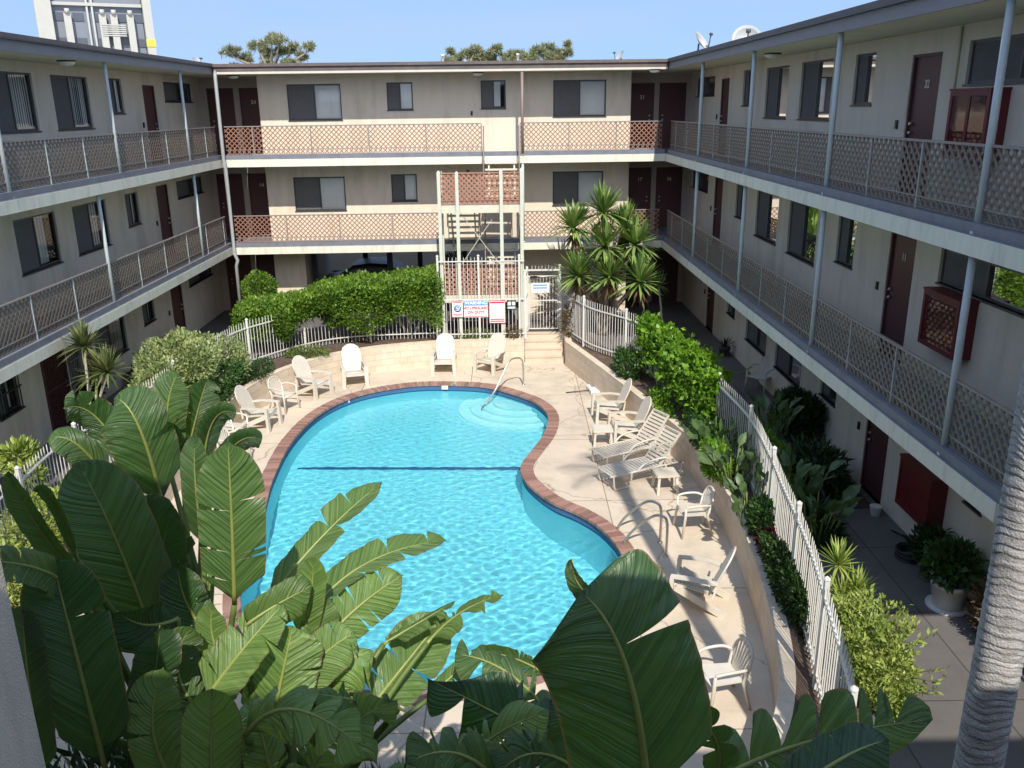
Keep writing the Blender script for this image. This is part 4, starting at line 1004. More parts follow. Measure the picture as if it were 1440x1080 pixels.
mb = MB(); mb.box(-.05, .05, -.32, .32, .02, .12); mb.box(.05, .22, -.22, .24, .01, .07); mb.build('brush_head', M['signwhite'], t)

# ------------------------------------------------------------------ walk things on the right, car, tower
mb = MB(); mb.box(-.43, .43, -.28, .28, 0, .02); o = mb.build('door_mat', M['mat'], None); o.location = (6.15, 14.4, .002); o.rotation_euler = (0, 0, R(90)); tag(o, 'dark red-brown door mat before the ground-floor door on the right walk', 'door mat')
def potted(x, y, r, h, mat, label, plantmat, n, spread, size, z=0):
    t = empty('potted_plant', (x, y, z), 0, label, 'potted plant', None)
    a = MB(); a.lathe([(r * .72, 0), (r * .95, h * .85), (r, h * .86), (r, h), (r * .88, h), (r * .86, h * .9), (.001, h * .9)], n=24); a.lathe([(r * 1.05, 0), (r * 1.08, .03), (r * .6, .03)], n=24); a.build('pot', M[mat], t)
    return t
t = None
mb = MB()
for i in range(5):
    r = .21 - .012 * (i % 2); mb.tube([(r * math.cos(a), r * math.sin(a), .02 + .033 * i) for a in np.linspace(0, 2 * math.pi, 25)], .017, 6, cap=False)
mb.tube([(.2, 0, .15), (.3, .25, .05), (.25, .6, .018), (.1, .9, .018)], .017, 6)
o = mb.build('garden_hose', M['black'], None); o.location = (6.28, 12.2, 0); tag(o, 'coil of black hose on the right walk below the plain dark red cabinet', 'hose')
mb = MB(); mb.lathe([(.07, 0), (.10, .16), (.105, .18), (.09, .18), (.001, .15)], n=18); o = mb.build('small_pot', M['pot'], None); o.location = (6.34, 13.7, 0); tag(o, 'small empty white pot at the wall between the door mat and the hose', 'pot')
mb = MB(); mb.tube([(6.50, 12.9, .48), (6.52, 11.9, .46), (6.54, 10.9, .44)], .018, 8); [mb.tube([(6.5 + .02 * i, 12.7 - i * .85, .47 - .01 * i), (6.57, 12.7 - i * .85, .47 - .01 * i)], .012, 6) for i in range(3)]; o = mb.build('wall_pipe', M['black'], None); tag(o, 'thin dark pipe fixed low along the right ground-floor wall', 'pipe')

car = empty('parked_car', (-5.2, 32.0, 0), 0, 'dark car standing in the shaded carport behind the hedge', 'car')
side = [(-2.15, .38), (-2.1, .75), (-1.75, .92), (-1.15, 1.05), (-.55, 1.47), (.1, 1.55), (.75, 1.50), (1.35, 1.1), (2.0, .98), (2.2, .8), (2.22, .4)]
mb = MB(); secs = [(-.82, .93), (-.70, 1.0), (.70, 1.0), (.82, .93)]
rows = [[(x, y, .3 + (z - .3) * k if z > .95 or abs(y) > .75 else z) for x, z in side] for y, k in secs]
for a, b in zip(rows[:-1], rows[1:]):
    for i in range(len(side) - 1): mb.face([a[i], a[i + 1], b[i + 1], b[i]], 0, True)
mb.face(rows[0], 0); mb.face(rows[-1][::-1], 0); mb.face([rows[0][0], rows[0][-1], rows[-1][-1], rows[-1][0]], 0); mb.build('body', M['carpaint'], car)
mb = MB()
for y in (-.835, .835): mb.face([(-.95, y, 1.05), (-.5, y * .985, 1.38), (.7, y * .985, 1.40), (1.15, y, 1.08)])
mb.build('side_window', M['towerd'], car, recalc=False)
for x in (-1.35, 1.4):
    for y in (-.78, .78):
        w_ = MB(); w_.tube([(x, y - .1, .33), (x, y + .1, .33)], .33, 20); w_.build('wheel', M['black'], car)
mb = MB(); mb.box(-4.0, 2.2, -.06, .06, 0, 1.0); mb.box(-4.02, 2.22, -.08, .08, 1.0, 1.05); o = mb.build('carport_rail', M['doorred'], None); o.location = (-6.95, 30.6, 0); o.scale = (.29, 1, 1.0); tag(o, 'low red-brown barrier wall at the edge of the carport behind the hedge', 'barrier')
mb = MB(); mb.box(-9, 4, -.1, .1, 0, 1.6); o = mb.build('boundary_wall', M['pvc'], None); o.location = (0, 36.6, 0); tag(o, 'pale wall beyond the back wing seen through the carport opening', 'wall')

# office tower beyond the left wing
tw = empty('office_tower', (-35.0, 80, 0), R(27), 'pale high-rise with white vertical pillars and grey panels beyond the left roof', 'high-rise building')
mb = MB(); mb.box(-3.6, 3.6, .7, 8, 0, 26); mb.build('wall', M['towerg'], tw)
for x, w_ in ((-4.1, .62), (4.0, .34)): mb = MB(); mb.box(x - w_, x + w_, -.1, 8.2, 0, 26); mb.build('corner_pillar', M['towerw'], tw)
for x in (-2.35, .35, 1.25, 2.55): mb = MB(); mb.box(x - .28, x + .28, 0, .7, 0, 14.9); mb.tube([(x + .02, -.02, 14.9), (x + .02, -.02, 15.25)], .2, 12); mb.build('pillar', M['towerw'], tw)
for x in (-.75, -.35): mb = MB(); mb.tube([(x, .45, 0), (x, .45, 26)], .1, 8); mb.build('pipe', M['dish'], tw)
for z in range(10, 18, 2):
    for x in (-3.1, -1.5, -.05, 1.9, 3.25): mb = MB(); mb.box(x - .42, x + .42, .62, .70, z + .35, z + 1.0); mb.build('window', M['towerd'], tw)
mb = MB(); [mb.box(.2, 2.1, -.05, .1, 13.15 + i * .17, 13.25 + i * .17) for i in range(6)]; mb.build('balcony_rail', M['towerw'], tw)
mb = MB(); mb.box(-3.6, 3.6, .3, .68, 15.55, 15.8); mb.box(-3.6, 3.6, .3, .68, 20, 20.3); mb.build('ledge', M['towerw'], tw)
mb = MB(); mb.box(3.62, 4.38, -.16, -.10, 12.35, 12.95); mb.build('yellow_mark', M['yellow'], tw)

# ------------------------------------------------------------------ plants
def nrm(a): return a / np.maximum(np.linalg.norm(a, axis=-1, keepdims=True), 1e-9)
def mesh_np(name, V, F, vals, mats, parent=None, smooth=False):
    me = bpy.data.meshes.new(name); k = F.shape[1]
    me.vertices.add(len(V)); me.vertices.foreach_set('co', V.astype(np.float32).ravel())
    me.loops.add(F.size); me.loops.foreach_set('vertex_index', F.astype(np.int32).ravel())
    me.polygons.add(len(F)); me.polygons.foreach_set('loop_start', (np.arange(len(F)) * k).astype(np.int32)); me.polygons.foreach_set('loop_total', np.full(len(F), k, np.int32))
    me.update(calc_edges=True); me.validate()
    a = me.attributes.new('v', 'FLOAT', 'FACE'); a.data.foreach_set('value', vals.astype(np.float32))
    if smooth: me.polygons.foreach_set('use_smooth', np.ones(len(F), bool))
    return link(name, me, mats, parent)
def leaves(name, P, D, size, aspect, mat, parent=None, jit=.9, up=.25):
    n = len(P); ax = nrm(nrm(D) + RNG.normal(0, jit, (n, 3)) * .7 + np.array([0, 0, up])); sd = nrm(np.cross(ax, RNG.normal(0, 1, (n, 3))))
    nr = np.cross(sd, ax); L = size * RNG.uniform(.45, 1.35, (n, 1)); w = L * aspect
    A = P; B = P + ax * L * .45 + sd * w * .5 + nr * L * .06; Cc = P + ax * L - nr * L * .08; E = P + ax * L * .45 - sd * w * .5 + nr * L * .06
    V = np.stack([A, B, Cc, E], 1).reshape(-1, 3); F = np.arange(4 * n).reshape(-1, 4)
    vv = np.clip(.62 * RNG.random(n) + .19 + .19 * np.sin(P[:, 0] * 5.1 + P[:, 2] * 3) * np.sin(P[:, 1] * 4.3 + P[:, 2] * 6), 0, 1)
    return mesh_np(name, V, F, vv, mat, parent)
def ell(n, c, r, shell=.35, zmin=None):
    d = nrm(RNG.normal(0, 1, (n, 3))); k = 1 - np.abs(RNG.normal(0, shell, (n, 1))); k = np.clip(k, .05, 1.06)
    ph = RNG.uniform(0, 6.28, 3); lump = 1 + .10 * np.sin(d[:, :1] * 7 + ph[0]) * np.sin(d[:, 1:2] * 6 + ph[1]) + .06 * np.sin(d[:, 2:3] * 9 + ph[2])
    P = np.array(c) + d * k * lump * np.array(r)
    if zmin is not None: P[:, 2] = np.maximum(P[:, 2], zmin + RNG.uniform(0, .08, n))
    return P, d
def shrub(name, c, r, n, size, aspect, mat, label, cat='shrub', group=None, lumps=0, zmin=.03, stems=4, stemmat='bark', jit=.9, parent=None):
    t = empty(name, (c[0], c[1], 0), 0, label, cat, group) if parent is None else parent
    o = np.array(t.location); Ps, Ds = [], []
    P, D = ell(n, c, r, .25, zmin); Ps.append(P); Ds.append(D)
    for i in range(lumps):
        a = RNG.uniform(0, 6.28); q = (c[0] + math.cos(a) * r[0] * .7, c[1] + math.sin(a) * r[1] * .7, c[2] + RNG.uniform(-.3, .6) * r[2]); s = RNG.uniform(.3, .5)
        P, D = ell(int(n * .22), q, (r[0] * s, r[1] * s, r[2] * s), .3, zmin); Ps.append(P); Ds.append(D)
    leaves('foliage', np.concatenate(Ps) - o, np.concatenate(Ds), size, aspect, M[mat], t, jit)
    if stems:
        mb = MB()
        for i in range(stems):
            a = 6.28 * i / stems + RNG.uniform(0, .8); x, y = math.cos(a), math.sin(a)
            mb.tube([(x * .06, y * .06, 0), (x * r[0] * .3, y * r[1] * .3, c[2] * .6), (x * r[0] * .62, y * r[1] * .62, c[2] + r[2] * .35)], [.028, .02, .008], 6)
        mb.build('stem', M[stemmat], t)
    return t
def sprigs(t, c, r, n, L, size, aspect, mat, zmin=.1, up=.5):
    """loose shoots that break the outline of a shrub"""
    o = np.array(t.location); Ps, Ds = [], []; mb = MB()
    for i in range(n):
        d = nrm(RNG.normal(0, 1, 3) + np.array([0, 0, up])); p0 = np.array(c) + d * np.array(r) * .8
        if p0[2] < zmin: continue
        l = L * RNG.uniform(.5, 1.2); e = nrm(d + np.array([0, 0, .5]) + RNG.normal(0, .3, 3)); p1 = p0 + e * l
        mb.tube([tuple(p0 - o), tuple(p1 - o)], [.006, .003], 4, cap=False); m = int(10 + l * 30); k = RNG.uniform(0, 1, (m, 1)); Ps.append(p0 + (p1 - p0) * k + RNG.normal(0, .02, (m, 3))); Ds.append(np.tile(e, (m, 1)) + RNG.normal(0, .5, (m, 3)))
    leaves('shoot_foliage', np.concatenate(Ps) - o, np.concatenate(Ds), size, aspect, M[mat], t, .8); mb.build('shoots', M['greenstem'], t)
def tuft(name, c, n, L, w, mat, parent, up=.3, droop=.35, axis=(0, 0, 1), lo=-.5):
    """rosette of tapering strap leaves"""
    c = np.array(c, float); d = nrm(RNG.normal(0, 1, (n, 3))); d[:, 2] = np.where(d[:, 2] < lo, -d[:, 2], d[:, 2]); d = nrm(d + np.array(axis) * up)
    Ln = L * RNG.uniform(.7, 1.1, (n, 1)); sd = nrm(np.cross(d, np.array([0, 0, 1.0]) + RNG.normal(0, .05, (n, 3)))); g = np.array([0, 0, -1.0])
    rows = []
    for t, ww in ((0.03, .55), (.35, 1.0), (.7, .75), (1.0, .04)):
        p = c + d * Ln * t + g * droop * Ln * t * t * (1 - np.abs(d[:, 2:3])) ; rows.append((p - sd * w * ww * .5, p + sd * w * ww * .5))
    V = np.stack([q for r in rows for q in r], 1); V = V.reshape(-1, 3); F = []
    for k in range(3):
        b = np.arange(n) * 8 + 2 * k; F.append(np.stack([b, b + 1, b + 3, b + 2], 1))
    vals = RNG.random(n); F = np.concatenate(F); return mesh_np(name, V, F, np.tile(vals, 3), M[mat], parent)

# clipped hedge behind the fence
h = empty('clipped_hedge', (-5.3, 26.9, 0), 0, 'long clipped green hedge overhanging the white fence in front of the carport', 'hedge')
Ps, Ds = [], []
n = 36000; x = RNG.uniform(-8.15, -2.25, n); top = np.interp(x, [-8.3, -7.1, -5.6, -4, -2.4], [1.15, 1.5, 1.73, 1.87, 1.98]) + .06 * np.sin(x * 2.1) + .04 * np.sin(x * 5.3 + 1)
yf = np.interp(x, [-8.8, -7.5, -6.8, -6, -5, -4, -2.2], [25.1, 24.5, 24.2, 24.75, 25.35, 25.65, 25.75]); yb = yf + 1.7
bot = np.interp(x, [-8.8, -7.6, -7.2, -6.6, -6.2, -5.7, -5.2, -4.8, -4.2, -3.7, -3.2, -2.8, -2.2], [.45, .5, .55, .5, .95, 1.25, .95, .5, .45, .7, .95, .8, .45]) + .08 * np.sin(x * 9)
side = RNG.random(n); P = np.zeros((n, 3)); D = np.zeros((n, 3)); P[:, 0] = x
ft = side < .42; P[ft, 1] = yf[ft]; P[ft, 2] = bot[ft] + (top - bot)[ft] * RNG.random(ft.sum()); D[ft] = (0, -1, .2)
rnd = np.clip((P[:, 2] - (top - .4)) / .4, 0, 1) ** 2; P[ft, 1] += .35 * rnd[ft]
tp = (side >= .42) & (side < .82); P[tp, 1] = yf[tp] + (yb - yf)[tp] * RNG.random(tp.sum()); P[tp, 2] = top[tp] - .14 * (1 - np.clip((P[tp, 1] - yf[tp]) / .35, 0, 1)) ** 2; D[tp] = (0, 0, 1)
ins = side >= .82; P[ins, 1] = yf[ins] + (yb - yf)[ins] * RNG.random(ins.sum()); P[ins, 2] = bot[ins] + (top - bot)[ins] * RNG.random(ins.sum()); D[ins] = RNG.normal(0, 1, (ins.sum(), 3))
P += RNG.normal(0, .05, P.shape); P[:, 1] += .10 * np.sin(x * 3.7 + P[:, 2] * 4) ; P[:, 2] += .03 * np.sin(P[:, 0] * 6) * np.sin(P[:, 1] * 7)
Ps.append(P); Ds.append(D)
for ex in (-2.22,):
    q = np.stack([np.full(1500, ex) + RNG.normal(0, .05, 1500), np.interp(ex, [-8.8, -2.2], [25.1, 25.75]) + RNG.random(1500) * 1.7, RNG.uniform(.45, 1.95, 1500)], 1); Ps.append(q); Ds.append(np.tile((np.sign(ex + 5), 0, .1), (1500, 1)))
P, D = ell(700, (-5.35, 25.55, .82), (.38, .3, .2), .3); Ps.append(P); Ds.append(D)
o = np.array(h.location); leaves('foliage', np.concatenate(Ps) - o, np.concatenate(Ds), .10, .6, M['lf_hedge'], h, .8)
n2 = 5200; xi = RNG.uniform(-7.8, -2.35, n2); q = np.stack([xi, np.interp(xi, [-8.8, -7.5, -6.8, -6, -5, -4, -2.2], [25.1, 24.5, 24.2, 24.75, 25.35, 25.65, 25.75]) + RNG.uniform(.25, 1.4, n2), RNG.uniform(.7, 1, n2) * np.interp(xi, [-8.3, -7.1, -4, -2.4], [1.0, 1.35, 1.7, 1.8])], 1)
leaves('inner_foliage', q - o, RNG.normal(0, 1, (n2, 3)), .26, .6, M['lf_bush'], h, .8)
mb = MB()
for x0, x1, x2 in ((-3.2, -3.45, -3.7), (-3.1, -2.9, -2.5), (-3.15, -3.2, -3.2), (-5.6, -5.5, -5.3), (-6.9, -6.8, -6.6), (-7.9, -7.8, -7.9), (-4.3, -4.4, -4.6)):
    mb.tube([(x0 + 5.3, -.45, .0), (x1 + 5.3, -.5, .45), (x2 + 5.3, -.3, 1.2)], [.05, .04, .03], 7)
mb.build('trunk', M['palebark'], h)

shrub('round_bush', (-8.27, 28.0, 1.28), (.56, .56, .58), 3600, .085, .5, 'lf_hedge', 'small round clipped bush by the downspout in the back left corner', lumps=2)
vs_t = shrub('variegated_shrub', (-8.2, 20.4, .68), (1.0, 1.75, 1.05), 11000, .10, .45, 'lf_varieg', 'wide pale variegated shrub beside the left walk, inside the fence', lumps=4)
sprigs(vs_t, (-8.2, 20.4, .68), (1.0, 1.75, 1.05), 150, .28, .10, .45, 'lf_varieg', .5)
shrub('variegated_shrub', (-7.75, 22.0, .5), (.7, .8, .8), 3600, .09, .45, 'lf_varieg', 'smaller pale variegated shrub against the left picket fence, just behind the wide one', lumps=2)
shrub('dark_shrub', (-7.35, 20.6, .35), (.4, 1.5, .45), 3000, .08, .5, 'lf_bush', 'dark green low shrub between the left fence and the curved wall', lumps=3)
shrub('dark_shrub', (-6.9, 22.6, .15), (.35, .9, .22), 1500, .07, .5, 'lf_ivy', 'low dark green creeper on top of the wall under the left fence')
shrub('low_shrub', (-6.0, 24.35, .12), (.7, .35, .2), 1400, .07, .4, 'lf_grass', 'low yellowish plants on the wall below the left end of the hedge', stems=0)
shrub('low_shrub', (-1.1, 26.15, .12), (.6, .10, .2), 900, .08, .25, 'lf_grass', 'low yellowish grass tuft on the wall below the pool signs', stems=0)
shrub('low_shrub', (.05, 26.15, .2), (.28, .16, .22), 500, .1, .3, 'lf_brown', 'dry brown plant at the foot of the tall fence next to the steps')
shrub('yellow_shrub', (-7.9, 13.0, .35), (.5, 1.0, .5), 2600, .11, .35, 'lf_lime', 'yellow-green shrub behind the left picket fence')
shrub('yellow_shrub', (-7.55, 11.3, .35), (.5, .7, .5), 1800, .11, .35, 'lf_lime', 'yellow-green shrub at the lower left beside the stucco corner')
# right bed
vine_t = t = empty('climbing_vine', (3.9, 20, 0), 0, 'bright green vine spilling over the right picket fence', 'vine')
pp = catmull(V2([(3.62, 22.0), (3.78, 21.3), (4.0, 20.3), (4.25, 18.6), (4.38, 17.2)]), 8, closed=False); pth = np.array([(p.x, p.y) for p in pp])
n = 10500; s = RNG.random(n) ** .85; i = np.clip((s * (len(pth) - 1)).astype(int), 0, len(pth) - 1); P = np.zeros((n, 3)); P[:, :2] = pth[i]
zt = 1.45 + .12 * np.sin(s * 19) + .1 * np.sin(s * 41); u = RNG.random(n); P[:, 2] = zt * (1 - u ** 2.2 * np.clip(.35 + .8 * s, 0, 1)); P[:, 0] += RNG.normal(0, .12, n) - .16 * u; P[:, 1] += RNG.normal(0, .14, n); P[:, 2] += RNG.normal(0, .05, n)
D = np.tile((-.4, -.5, .7), (n, 1)); leaves('foliage', P - np.array(t.location), D, .125, .7, M['lf_vine'], t, .8)
mb = MB(); [mb.tube([(p.x - 3.9, p.y - 20, 0), (p.x - 3.95, p.y - 20.05, .7), (p.x - 3.9, p.y - 20, 1.4)], .015, 6) for p in pp[::5]]; mb.tube([(.48, -2.2, 1.35), (.9, -2.6, 1.5), (1.05, -3.0, 1.75)], .012, 6); mb.build('stem', M['greenstem'], t)
shrub('rose_bush', (3.12, 22.1, .32), (.36, .7, .45), 2000, .085, .5, 'lf_bush', 'dark green rose bush between the block wall and the right fence', lumps=3)
shrub('ground_creeper', (3.58, 19.6, .10), (.2, 1.1, .16), 1200, .08, .5, 'lf_vine', 'bright low creeper along the wall cap behind the armchairs', stems=0)
shrub('ground_creeper', (4.1, 17.2, .25), (.3, 1.3, .35), 2200, .10, .5, 'lf_bush', 'mixed green creeper behind the loungers under the vine', stems=0)
shrub('ivy_hedge', (3.98, 10.9, .3), (.20, 1.35, .38), 5200, .07, .55, 'lf_ivy', 'dark glossy hedge strip squeezed between the wall cap and the right fence', lumps=3)
shrub('red_plant', (4.1, 12.35, .2), (.2, .25, .22), 500, .09, .5, 'lf_red', 'small dark red plant at the far end of the ivy strip')
shrub('ground_hedge', (5.0, 15.9, .28), (.42, 1.6, .32), 5200, .10, .35, 'lf_vine', 'low sunlit fern-like hedge on the walk side of the right fence')
tq = shrub('sunlit_bush', (4.40, 9.1, .34), (.40, .85, .42), 4200, .065, .4, 'lf_lime', 'feathery yellow-green bush outside the near end of the right fence', lumps=6)
sprigs(tq, (4.42, 9.1, .36), (.48, .95, .48), 120, .34, .075, .42, 'lf_lime')
sprigs(vine_t, (3.95, 19.8, 1.0), (.3, 2.2, .5), 60, .4, .12, .65, 'lf_vine')
shrub('shade_shrub', (6.2, 17.6, .45), (.38, .95, .55), 2400, .16, .3, 'lf_dark', 'dark leafy shrub in the shade against the right ground-floor wall', lumps=2)
shrub('shade_shrub', (5.7, 14.9, .35), (.5, .9, .45), 1600, .18, .28, 'lf_dark', 'dark broad-leaved plants in shade outside the right fence before the door mat')
shrub('dry_shrub', (6.45, 9.9, .35), (.3, .6, .45), 1600, .12, .3, 'lf_brown', 'brown dried shrub against the right wall beside the white pot')
def bop(c, n, hgt, label, z=.02):
    t = empty('bird_of_paradise', (c[0], c[1], 0), 0, label, 'plant', 'small bird-of-paradise clumps'); P = []; F = []; st = MB(); k = 0
    for i in range(n):
        a = RNG.uniform(0, 6.28); lean = RNG.uniform(.1, .55); h_ = hgt * RNG.uniform(.55, 1.05); d = np.array([math.cos(a) * lean, math.sin(a) * lean, 1.0]); d /= np.linalg.norm(d)
        b = np.array([math.cos(a), math.sin(a), 0]) * RNG.uniform(0, .3); p = b + d * h_; st.tube([tuple(b), tuple(p)], .012, 5)
        ax = nrm(d + np.array([math.cos(a), math.sin(a), 0]) * .35); sd = nrm(np.cross(ax, RNG.normal(0, 1, 3))); nr = np.cross(sd, ax); L = RNG.uniform(.32, .5); w = L * .20
        for t_, ww in ((0, .15), (.3, 1), (.65, .9), (1, .05)):
            q = p + ax * L * t_ - np.array([0, 0, 1]) * .10 * t_ * t_; P += [q - sd * w * ww + nr * w * .35 * ww, q, q + sd * w * ww + nr * w * .35 * ww]
        for r_ in range(3):
            o_ = k + r_ * 3; F += [(o_, o_ + 1, o_ + 4, o_ + 3), (o_ + 1, o_ + 2, o_ + 5, o_ + 4)]
        k += 12
    mesh_np('foliage', np.array(P), np.array(F), RNG.random(len(F)), M['lf_strel'], t); st.build('stem', M['greenstem'], t)
bop((4.12, 14.9), 34, .8, 'bird-of-paradise clump between the wall and the right fence, behind the plastic chair with arms')
bop((4.08, 13.5), 26, .65, 'bird-of-paradise clump inside the right fence just before the red plant')
bop((4.85, 13.9), 34, .9, 'bird-of-paradise clump outside the right fence facing the shaded walk')
bop((4.15, 16.3), 20, .8, 'bird-of-paradise clump under the vine behind the loungers')
bop((4.95, 12.7), 30, .8, 'bird-of-paradise clump outside the right fence, nearest the yellow-striped dracaena')
bop((5.35, 16.9), 26, .9, 'shaded bird-of-paradise clump between the low fern hedge and the right wall')
shrub('leafy_shrub', (4.15, 12.9, .3), (.22, .5, .38), 1500, .10, .4, 'lf_bush', 'mixed green shrub between the red plant and the bird-of-paradise leaves', lumps=3)
shrub('leafy_shrub', (4.0, 15.6, .25), (.25, .7, .35), 1600, .10, .4, 'lf_vine', 'bright green shrub on the bed behind the nearer lounger', lumps=3)
shrub('fern_clump', (5.0, 13.2, .2), (.35, 1.0, .26), 1300, .2, .16, 'lf_dark', 'dark ferny ground plants along the walk side of the right fence', lumps=2, stems=0)
shrub('dry_shrub', (1.95, 26.35, .45), (.25, .35, .5), 700, .3, .1, 'lf_brown', 'tall dry brown plant right beside the gate under the yucca tree')
# yuccas and dracaenas
def headed(name, root, heads, n, L, w, mat, stem, label, cat, group=None, r=.06, droop=.35, bend=None):
    t = empty(name, (root[0], root[1], 0), 0, label, cat, group); o = Vector((root[0], root[1], 0))
    for i, hd in enumerate(heads):
        p = Vector(hd) - o; b = Vector((RNG.uniform(-.15, .15), RNG.uniform(-.15, .15), 0)); m = b.lerp(p, .5) + Vector((RNG.uniform(-.15, .15), RNG.uniform(-.1, .1), 0)) + Vector((b - p).to_tuple()) * 0
        m.x = b.x + (p.x - b.x) * .35; m.y = b.y + (p.y - b.y) * .35
        mb = MB(); mb.tube([(q.x, q.y, q.z) for q in catmull([b, m, p], 5, closed=False)], r, 8); mb.build('trunk', M[stem], t)
        tuft('crown', tuple(p), n, L, w, mat, t, droop=droop)
        if stem == 'bark': tuft('dry_skirt', tuple(p - Vector((0, 0, .22))), 26, L * .6, w * .9, 'lf_brown', t, up=-.55, droop=.5, lo=-1)
    return t
YH = [(2.8, 26.3, 3.82), (1.93, 26.5, 3.35), (2.84, 26.0, 2.84), (3.75, 26.0, 2.9), (2.05, 25.9, 1.98), (2.98, 25.6, 2.0), (3.84, 25.3, 1.9), (3.5, 26.6, 3.3)]
headed('yucca_tree', (2.9, 26.5), YH, 140, .98, .088, 'lf_yucca', 'bark', 'many-headed spiky green yucca tree behind the gate in the back right corner', 'yucca tree', r=.075, droop=.3)
headed('young_yucca', (4.55, 25.2), [(4.42, 25.4, 1.75)], 40, .5, .045, 'lf_yucca', 'palebark', 'single thin-stemmed young yucca beside the big yucca tree', 'yucca', r=.03)
headed('dracaena_tree', (-8.6, 16.4), [(-8.45, 16.5, 2.49), (-7.97, 16.3, 2.02), (-8.39, 16.7, 1.84)], 110, .58, .05, 'lf_drac', 'palebark', 'dracaena with three bare crooked pale stems beside the left walk', 'dracaena', r=.028, droop=.4)
headed('dracaena_tree', (4.6, 10.5), [(4.49, 10.6, .80), (4.67, 10.35, .52), (4.5, 10.35, .42)], 70, .42, .032, 'lf_lime', 'palebark', 'yellow-striped dracaena in sun outside the right fence', 'dracaena', r=.02, droop=.3)
tq = shrub('tufted_plant', (-8.62, 14.0, 1.22), (.25, .25, .2), 700, .16, .28, 'lf_lime', 'round yellow-green tufted plant just outside the left picket fence', stems=3, stemmat='palebark', jit=.5)
P, D = ell(600, (.22, -.25, .98), (.22, .22, .18), .3); leaves('foliage', P, D, .16, .28, M['lf_lime'], tq, .5)
t = potted(6.2, 10.8, .27, .42, 'pot', 'white pot on a saucer with a dark leafy plant on the right walk', None, 0, 0, 0)
P, D = ell(900, (0, 0, .68), (.36, .36, .32), .4); leaves('foliage', P, D, .13, .5, M['lf_bush'], t)
t = potted(6.33, 11.6, .18, .25, 'terracotta', 'dark pot with a dark bushy plant behind the white pot', None, 0, 0, 0)
P, D = ell(700, (0, 0, .5), (.3, .45, .3), .4); leaves('foliage', P, D, .13, .45, M['lf_dark'], t)
t = potted(6.12, 23.9, .17, .26, 'terracotta', 'small dark pot with a spiky plant at the foot of the right wall', None, 0, 0, 0)
tuft('foliage', (0, 0, .25), 40, .42, .03, 'lf_dark', t, up=.8)
t = potted(-10.05, 21.9, .2, .32, 'terracotta', 'black flared planter on the left walk under the tan-curtained window', None, 0, 0, 0)
tuft('foliage', (0, 0, .3), 30, .3, .03, 'lf_dark', t, up=.8)
t = potted(-9.95, 24.4, .2, .36, 'terracotta', 'dark round pot on the left walk before the small window', None, 0, 0, 0)
P, D = ell(400, (0, 0, .5), (.25, .25, .22), .4); leaves('foliage', P, D, .1, .45, M['lf_dark'], t)
t = potted(-9.9, 19.3, .24, .45, 'terracotta', 'tall black pot on the left walk beside the barred door', None, 0, 0, 0)
P, D = ell(500, (0, 0, .65), (.28, .28, .25), .4); leaves('foliage', P, D, .12, .45, M['lf_dark'], t)
shrub('carport_palm', (-2.2, 33.0, .9), (.45, .35, .6), 700, .35, .12, 'lf_dark', 'dark feathery plant silhouetted at the far end of the carport')
shrub('carport_palm', (-4.9, 30.2, .8), (.45, .3, .5), 600, .25, .15, 'lf_dark', 'dark spiky plant beside the carport wall behind the hedge')

# trees beyond the back roof
def pine(x, y, zb, clumps, label, group):
    t = empty('pine_tree', (x, y, 0), 0, label, 'tree', group); mb = MB(); mb.tube([(0, 0, 0), (.1, 0, zb * .5), (0, 0, zb)], [.3, .25, .16], 9); mb.build('trunk', M['bark'], t)
    lb = MB(); Ps, Ds = [], []
    for cx_, cz, r in clumps:
        cy_ = RNG.uniform(-.6, .6); lb.tube([(0, 0, zb - .3), (cx_ * .5, cy_ * .4, (zb + cz) / 2 - .25), (cx_, cy_, cz - r * .4)], [.10, .07, .03], 6)
        for k in range(int(9 + 26 * r)):
            q = np.array([cx_, cy_, cz]) + nrm(RNG.normal(0, 1, 3)) * r * RNG.uniform(.25, 1.0) * np.array([1.25, 1.1, .6]); m = 46
            Ps.append(np.tile(q, (m, 1))); d = nrm(RNG.normal(0, 1, (m, 3)) + np.array([0, 0, .5])); Ds.append(d)
    lb.build('limb', M['bark'], t); P = np.concatenate(Ps); D = np.concatenate(Ds)
    leaves('crown', P, D, .24, .13, M['lf_pine'], t, .25, .1); return t
pine(-11.6, 45, 8.9, [(-1.7, 9.55, .42), (-1.15, 9.3, .38), (-.7, 9.95, .42), (-.25, 9.5, .45), (.15, 10.2, .42), (.6, 10.05, .45), (.95, 9.75, .4), (.35, 9.6, .4), (2.0, 9.75, .30), (1.55, 9.35, .28), (1.2, 9.0, .3), (-1.9, 8.9, .25), (-.2, 9.0, .4), (.9, 9.05, .3)], 'open-crowned pine tree rising behind the back left roof', None)
pine(-2.2, 45, 8.7, [(-.7, 9.0, .32), (-.25, 9.2, .34), (.2, 9.35, .36), (.55, 9.55, .34), (-.6, 9.5, .12), (.75, 9.2, .3), (1.0, 9.05, .3)], 'low pine crown behind the back roof, left one of the row', 'pine crowns behind the back roof')
pine(-.05, 45, 8.7, [(-.8, 9.3, .34), (-.4, 9.55, .34), (0, 9.2, .34), (.4, 9.35, .3), (.85, 9.2, .34), (-.7, 9.0, .3), (.2, 9.0, .3)], 'low pine crown behind the back roof, middle one of the row', 'pine crowns behind the back roof')
pine(2.0, 45, 8.7, [(-.6, 9.4, .36), (-.1, 9.6, .34), (.4, 9.35, .3), (.85, 9.35, .25), (0, 9.1, .34), (-.8, 9.05, .3), (.9, 9.75, .12), (.55, 9.05, .26)], 'low pine crown behind the back roof, right one of the row', 'pine crowns behind the back roof')

